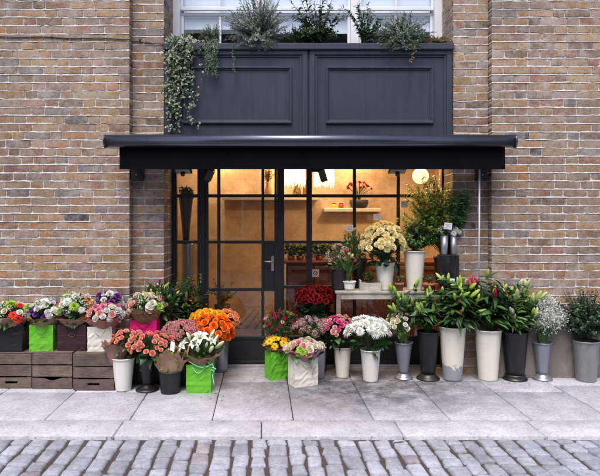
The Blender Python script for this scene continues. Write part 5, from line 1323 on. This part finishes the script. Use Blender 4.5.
# ------------------------------------------------------------------ inside the shop
def shelf(px0,px1,py,Y0,label,th=3.5):
    g=G(); z=Z(py,Y0); g.box(X(px0,Y0),X(px1,Y0),Y0,YB-.001,z-S(th,Y0),z,(1,1,1),0,.004); t_=g.build('wall_shelf',M['white']); tag(t_,label,'shelf','white shelves on the back wall'); return z
z1=shelf(324,381,208.2,2.1,'white wall shelf carrying jars and a dark flower bowl'); z2=shelf(222,318,197.3,2.1,'long white wall shelf carrying glass vases, behind the door',2.6)
shelf(312,352,240.5,2.1,'short low white wall shelf at the right, above the counter',2.5)
Yi=2.2
for k,(px,c) in enumerate(((334,(.72,.50,.05)),(341,(.62,.05,.02)))):
    t=thing('jar',('yellow glass jar on the wall shelf','red glass jar on the wall shelf')[k],'jar',(X(px,Yi),Yi,z1),0,'small jars on the wall shelf'); g=G(); rr=S(2.7,Yi); g.lathe([(rr*.9,0),(rr,.006),(rr,.045),(rr*.8,.055)],20,col=c); g.build('glass_body',M['jar'],t); g=G(); g.lathe([(rr*.85,.0555),(rr*.85,.066),(0,.067)],20,col=(.05,.03,.02)); g.build('lid',M['jar'],t)
rr=S(9.5,Yi); g=G(); g.lathe([(rr*.55,0),(rr*.85,.02),(rr,.07),(rr*.97,.105),(rr*.9,.11),(rr*.88,.09),(0,.088)],32,(X(359,Yi),Yi,z1)); o=g.build('bowl',simple('stone_bowl',(.045,.04,.035),.6)); tag(o,'dark round bowl on the wall shelf','bowl')
bm=np.array((X(359,Yi),Yi,z1+.09))
bun('orchid_arrangement','small dark red orchids in the dark bowl on the wall shelf','plant',bm,(358,187.5),(13,6),[('magenta_bloom',10,2.4)],101,Yi,ry=.08,leaf=LF(16,.1,.012,(DKG,GREEN),up=1.5,dz=-2.5,sc=.5),stem_r=.0035,stem_col=(.05,.06,.02),jt=.3)
for k,(px,hh,rr_) in enumerate(((297,.18,4.5),(306,.23,3.6),(268,.20,4))):
    g=G(); rr=S(rr_,Yi); g.lathe([(rr*.6,0),(rr,.04),(rr*.9,hh*.5),(rr*.45,hh*.8),(rr*.7,hh),(rr*.66,hh),(rr*.4,hh*.8),(rr*.85,hh*.5),(rr*.9,.04),(0,.01)],28)
    if k<2: o=g.build('glass_vase',glass('vase_glass',(.75,.70,.6),1.5)if k==0 else bpy.data.materials['vase_glass'],None,(X(px,Yi),Yi,z2)); tag(o,('rounder clear glass vase on the long shelf','slimmer clear glass vase on the long shelf, nearer the window post')[k],'vase','vases on the long shelf')
    else: o=g.build('basket_vase',simple('wicker',(.36,.2,.09),.8,var=.4,scale=60),None,(X(px,Yi),Yi,z2)); tag(o,'brown wicker vase on the long shelf behind the door','vase')
bush('dried_bunch','bunch of dried ochre flowers in the wicker vase behind the door','flower bunch',np.array((X(268,Yi),Yi,z2+.19)),P(269,175,Yi),(S(7,Yi),.07,S(9,Yi)),22,14,.05,.008,((.40,.26,.12),(.25,.24,.09),(.45,.2,.1)),103,lo=-.4,ymax=2.3)
# pendant lampshades of white paper strips
for k,(px,lb) in enumerate(((295,'ragged white lit lampshade above the long shelf'),(324,'ragged white lit lampshade behind the middle spotlight'))):
    r=np.random.default_rng(k+4); Yl=1.9; t=thing('pendant_lamp',lb,'lamp',(X(px,Yl),Yl,2.5),0,'pendant lamps of white strips in the shop'); g=G(); rr=S(10,Yl)
    for i in range(64):
        a=2*PI*i/64; zt_=-.30; zl=Z(184,Yl)-2.5+r.uniform(-.05,.04); x,y=rr*math.cos(a),rr*.8*math.sin(a); x2,y2=rr*math.cos(a+.11),rr*.8*math.sin(a+.11)
        g.add([(x,y,zt_),(x2,y2,zt_),(x2*1.05,y2*1.05,zl),(x*1.05,y*1.05,zl)],[(0,1,2,3)],(1,1,1),0,False)
    g.build('lamp_shade',M['lampglow'],t); g=G(); g.tube([(0,0,0),(0,0,-.31)],.004,(0,0,0),6); g.lathe([(0,-.30),(rr*.98,-.301),(rr*.98,-.305),(0,-.306)],32,close=False); g.build('cord',M['blackm'],t)
t=thing('paper_lantern','round glowing paper lantern above the yellow branches','lamp',P(420.5,176,.75)); g=G(); rr=S(8,.75)
g.lathe([(rr*.25*1.0,-rr*.96)]+[(rr*math.cos(a)*(1+.015*(i%2)),rr*math.sin(a)) for i,a in enumerate(np.linspace(-1.3,1.3,21))]+[(rr*.25,rr*.96)],32,close=False); g.build('lamp_shade',M['lantern'],t); g=G(); g.tube([(0,0,rr*.9),(0,0,2.5-P(420.5,176,.75)[2])],.004,(0,0,0),6); g.build('cord',M['blackm'],t)
lamp('paper_lantern_light',tuple(P(420.5,176,.75)-np.array((0,0,.12))),2.0,.1,WARM)
# counter
Yc=1.25; cx0,cx1=X(286,Yc),X(448,Yc); zc=Z(261,Yc); t=thing('shop_counter','reddish brown wooden cabinet behind the window, green plants on top','counter',((cx0+cx1)/2,Yc+.25,0)); hw=(cx1-cx0)/2
g=G(); g.box(-hw,hw,-.25,.25,0.007,zc-.03,(1,1,1),0,.004); g.build('carcass',M['cabinet'],t); g=G(); g.box(-hw-.02,hw+.02,-.27,.27,zc-.0295,zc,(1.3,1.2,1.1),0,.005); g.build('counter_top',M['cabinet'],t)
for k in range(6):
    g=G(); a=-hw+.02+k*(2*hw-.02)/6; b=a+(2*hw-.02)/6-.02; frame_rect(g,a,b,.08,zc-.06,.04,-.262,-.2505,.003); g.build('cabinet_door',M['cabinet'],t)
for k,px in enumerate((291,300,309,319,329)):
    Yp=Yc+.15; b=np.array((X(px,Yp),Yp,zc)); g=G(); g.lathe([(.035,0),(.045,.05),(.042,.05),(0,.045)],18); o=g.build('plant_pot',M['terracotta'],None,b); lb=('leftmost','second from left','middle','second from right','rightmost')[k]; tag(o,lb+' little terracotta pot in the row on the wooden counter','pot','pots on the counter')
    bush('potted_succulent','green pot plant on the counter, '+lb+' of the row','plant',b+np.array((0,0,.046)),b+np.array((0,0,.11)),(.10,.07,.12),34,10,.06,.015,(MIDG,GREEN,YGREEN,(.2,.28,.08)),110+k,lo=-.1,group='plants on the counter')
# zinc display in the left window bay
Yd=.68; g=G(); rr=S(6.2,Yd); zt2=Z(243,Yd); g.lathe([(rr*1.05,.007),(rr*.98,.02),(rr*.98,zt2-.02),(rr,zt2-.014),(rr,zt2),(0,zt2)],32,(X(188,Yd),Yd,0),wob=lambda t,z:1+.03*math.cos(14*t)); o=g.build('zinc_pedestal',M['zinc']); tag(o,'tall fluted zinc pedestal behind the left window','pedestal')
m_=np.array((X(186,Yd),Yd,Z(198,Yd)))
t=thing('cone_vase','black cone vase standing on the zinc pedestal behind the left window','vase',(X(186,Yd),Yd,zt2)); h=Z(197,Yd)-zt2; g=G(); g.lathe([(S(3.2,Yd),.03),(S(4,Yd),h*.35),(S(7,Yd),h-.006),(S(7.5,Yd),h),(S(6.8,Yd),h),(S(3.6,Yd),h*.4),(0,h*.39)],32); g.build('cone',M['black'],t); g=G(); g.lathe([(S(7.5,Yd),0),(S(7.4,Yd),.008),(S(4,Yd),.022),(S(3,Yd),.034)],32); g.build('foot',M['blackm'],t)
bush('potted_plant','dark leafy plant in the black cone vase behind the left window','plant',m_,P(187,194,Yd),(S(8,Yd),.08,S(8,Yd)),26,10,.07,.014,(DKG,GREEN),120,lo=-.4)
# stool with a bush inside the door
Yg=1.1; bx_=X(222,Yg); t=thing('stool','dark wooden stool behind the door glass','stool',(bx_,Yg,0)); zz=Z(316,Yg)
g=G(); g.lathe([(.17,zz-.03),(.175,zz-.025),(.175,zz-.004),(.17,zz)],32); g.build('seat',M['cabinet'],t)
for k in range(4):
    a=PI/4+k*PI/2; g=G(); g.tube([(.14*math.cos(a),.14*math.sin(a),.007),(.10*math.cos(a),.10*math.sin(a),zz-.031)],.014,(.6,.6,.6),8); g.build('leg',M['cabinet'],t)
g=G(); g.lathe([(.07,0),(.09,.13),(.085,.13),(0,.12)],24); o=g.build('plant_pot',M['black'],None,(bx_,Yg,zz)); tag(o,'black plant pot on the stool behind the door','pot')
bush('potted_plant','small dark bush in the black pot behind the door glass','plant',np.array((bx_,Yg,zz+.12)),np.array((bx_,Yg,zz+.26)),(.17,.14,.15),34,14,.05,.014,(DKG,GREEN),121,lo=-.3)

# ------------------------------------------------------------------ planted ledge above the fascia
zl_=zroof; yp0=.16
tw=thing('window_box','long low dark planter on the ledge below the sash windows','planter',((XPL+XPR)/2,.27,zl_)); hw=(XPR-XPL)/2-.03
g=G(); 
for (a,b,c,d) in ((-hw,hw,-.10,-.088),(-hw,hw,.088,.10),(-hw,-hw+.012,-.087,.087),(hw-.012,hw,-.087,.087)): g.box(a,b,c,d,.001,.075,(1,1,1),0,.002)
g.box(-hw+.012,hw-.012,-.087,.087,0.0005,.01,(1,1,1)); g.build('box_body',M['fascia'],tw); g=G(); g.box(-hw+.0125,hw-.0125,-.0865,.0865,.0105,.06,(1,1,1)); g.build('soil',M['soil'],tw)
zs_=zl_+.06; YP2=.2
def up(px,dy=0): return np.array((X(px,YP2+dy),YP2+dy,zs_))
bush('lavender_bush','big silvery lavender bush in the planter, left of the dark shrub','shrub',up(259,-.08),P(257,24,YP2-.12),(S(37,0),.18,S(35,0)),260,52,.036,.0048,(SILV,(.30,.35,.31),(.16,.22,.15),(.36,.41,.38)),130,stem_col=(.12,.13,.09),lo=-.7,start=.25,ang=.7,ymax=.42)
bush('silvery_herb_bush','lower silvery grey herb bush at the right end of the planter','shrub',up(404,-.08),P(402,33,YP2-.11),(S(37,0),.16,S(23,0)),220,42,.032,.0052,(SILV,(.32,.37,.34),(.12,.19,.12),GREEN),131,stem_col=(.12,.13,.09),lo=-.6,start=.25,ang=.8,ymax=.42)
bush('silvery_sprigs','silvery sprigs spilling over the ledge below the lavender bush','shrub',up(258,-.10),P(257,43,.0),(S(22,0),.05,S(9,0)),70,26,.030,.0045,(SILV,(.26,.31,.27),(.14,.20,.13)),150,stem_col=(.12,.13,.09),lo=-.8,start=.3,ang=.8)
bush('silvery_sprigs','silvery green sprigs spilling over the right half of the ledge','shrub',up(402,-.10),P(402,45,.0),(S(27,0),.05,S(9,0)),80,24,.028,.0045,(SILV,(.24,.29,.25),(.10,.17,.09),GREEN),151,stem_col=(.12,.13,.09),lo=-.8,start=.3,ang=.8)
bush('nandina_shrub','tall dark open shrub in the middle of the planter','shrub',up(318),P(317,14,YP2-.03),(S(38,0),.16,S(36,0)),24,24,.066,.012,(DKG,(.014,.038,.018),GREEN),132,stem_col=(.05,.035,.02),stem_r=.003,lo=-.1,start=.2,ymax=.42,ang=1.0)
bush('nandina_shrub','low spreading dark green tuft at the foot of the tall dark shrub','shrub',up(312,-.02),P(310,36,YP2-.03),(S(34,0),.12,S(11,0)),60,18,.07,.009,(DKG,GREEN),133,lo=-.2,start=.3)
bush('leafy_shrub','open leafy green shrub between the tall dark shrub and the silvery herb','shrub',up(366),P(364,25,YP2-.03),(S(28,0),.13,S(25,0)),28,22,.048,.013,(DKG,GREEN,(.03,.08,.04),MIDG),134,stem_col=(.07,.05,.03),lo=-.3,start=.25,ymax=.42)
bush('dried_sedum','rusty dried sedum at the right end of the ledge','shrub',up(438,-.05),P(436,41,.10),(S(17,0),.08,S(5,0)),80,18,.018,.006,((.22,.12,.06),(.30,.20,.10),(.16,.12,.06),(.12,.14,.06)),135,stem_col=(.2,.1,.05),lo=-.3,start=.3)
# trailing plants
def trail(name,label,cat,strands,seed,L,w,cols,edge=None,per=.012,stem=.0016,out=0.03,spread=.01,wood=(.10,.07,.04)):
    r=np.random.default_rng(seed); gs=G(); gl=G(); base=P(strands[0][0][0],strands[0][0][1],strands[0][0][2]); t=thing(name,label,cat,base)
    for st_ in strands:
        pts=[P(*p)-base for p in st_]; pts=np.array(pts)
        # resample
        seg=np.linalg.norm(np.diff(pts,axis=0),axis=1); T=np.concatenate([[0],np.cumsum(seg)]); n=max(6,int(T[-1]/.03)); u=np.linspace(0,T[-1],n); q=np.stack([np.interp(u,T,pts[:,i]) for i in range(3)],1); q[1:]+=r.normal(0,.005,(n-1,3))*np.array((1,.6,.3))
        gs.tube(q,stem,jit(wood,r,.2),5,cap=False)
        for k in range(int(T[-1]/per)):
            a=r.uniform(0,n-1.001); i=int(a); p=q[i]+(q[i+1]-q[i])*(a-i)+r.normal(0,spread,3)*np.array((1,.5,1)); d=r.normal(0,1,3)+np.array((0,-.5,-.35)); l=L*r.uniform(.6,1.3)
            if d[1]>.3: d[1]*=-.6
            e=edge if (edge is not None and r.random()<.45) else None
            gl.leaf(p,d,l,w*l/L,np.array((0,-1,.5))+r.normal(0,.4,3),r.uniform(0,.5),jit(cols[r.integers(len(cols))],r,.25),.2,e,4,.7)
    gs.build('stems',M['stem'],t); gl.build('foliage',M['leaf'],t); return t
r=np.random.default_rng(9); sts=[]
for k in range(19):
    x0=178+r.uniform(-10,28); x1=166+r.uniform(0,28)*((k%5)/4*.6+.4); yend=r.uniform(60,130) if x1<183 else r.uniform(52,96)
    sts.append([(x0,40+r.uniform(-3,3),.15),(x0*.6+x1*.4,43+r.uniform(-4,3),.03),(x1,54+r.uniform(-6,6),-.0),(x1+r.normal(0,2),(54+yend)/2,.02),(x1+r.normal(0,2.5),yend,.02)])
sts.append([(180,48,.03),(190,80,.02),(192,100,.02),(188,115,.02),(198,129,.0)]); sts.append([(176,50,.03),(178,90,.02),(176,133,.02)]); sts.append([(172,50,.03),(170,90,.02),(169,133,.02)])
trail('trailing_ivy','variegated green and cream ivy trailing down the left edge of the fascia','ivy',sts,140,.028,.0105,(DKG,GREEN,(.03,.07,.03),(.30,.33,.22)),edge=(.42,.45,.33),per=.0085,spread=.02)
trail('trailing_ivy','thin side strand of small leaves crossing the left fascia panel','ivy',[[(190,45,.03),(199,62,.02),(204,70,.02),(200,88,.03),(196,96,.03)],[(186,46,.03),(203,52,.02),(206,62,.02)]],141,.022,.008,(DKG,(.45,.45,.36),GREEN),per=.02)
trail('trailing_succulent','fine green strands hanging over the ledge left of the lavender bush','hanging plant',[[(212+k*1.8-6,38+r.uniform(-3,2),.12),(212+k*1.9-7,45,.02),(211+k*1.7-5+r.normal(0,1),58,.0),(211+k*1.6-5+r.normal(0,1.5),62+r.uniform(0,16),.01)] for k in range(8)]+[[(232,45,.03),(233,60,.01),(235,76,.02)]],142,.016,.003,((.10,.19,.10),(.14,.24,.12),GREEN),per=.0035,spread=.004)
bush('fine_herb','feathery light green tuft above the hanging strands','shrub',up(212,-.04),P(211,34,.13),(S(13,0),.08,S(13,0)),70,28,.022,.004,((.10,.19,.10),(.14,.24,.12),SILV),143,lo=-.3,start=.3)
trail('dried_tendril','short brown dried tendril hanging from the silvery herb','hanging plant',[[(414,46,.02),(413,52,.01),(411.5,57,.01),(412,63,.01)],[(416,46,.02),(414,54,.01)]],144,.014,.005,((.25,.15,.07),(.35,.25,.15)),per=.007)

# small litter of fallen petals, leaves and snipped stems under the buckets
r=np.random.default_rng(202); g=G()
for k in range(150):
    px=r.uniform(115,590); Y=r.uniform(-.62,-.05) if px>230 else r.uniform(-.70,-.45)
    p=np.array((X(px,Y),Y,.004)); a=r.uniform(0,6.28); c=[(.10,.14,.05),(.16,.10,.05),(.75,.7,.68),(.7,.3,.3),(.06,.08,.03),(.7,.4,.08)][r.integers(6)]
    g.leaf(p,(math.cos(a),math.sin(a),.03),r.uniform(.008,.026),r.uniform(.002,.006),(0,0,1),r.uniform(-.1,.1),jit(c,r,.2),.15,None,3)
tag(g.build('fallen_petals',M['leaf']),'scattered petals and leaf snippets on the paving before the buckets','litter',kind='stuff')
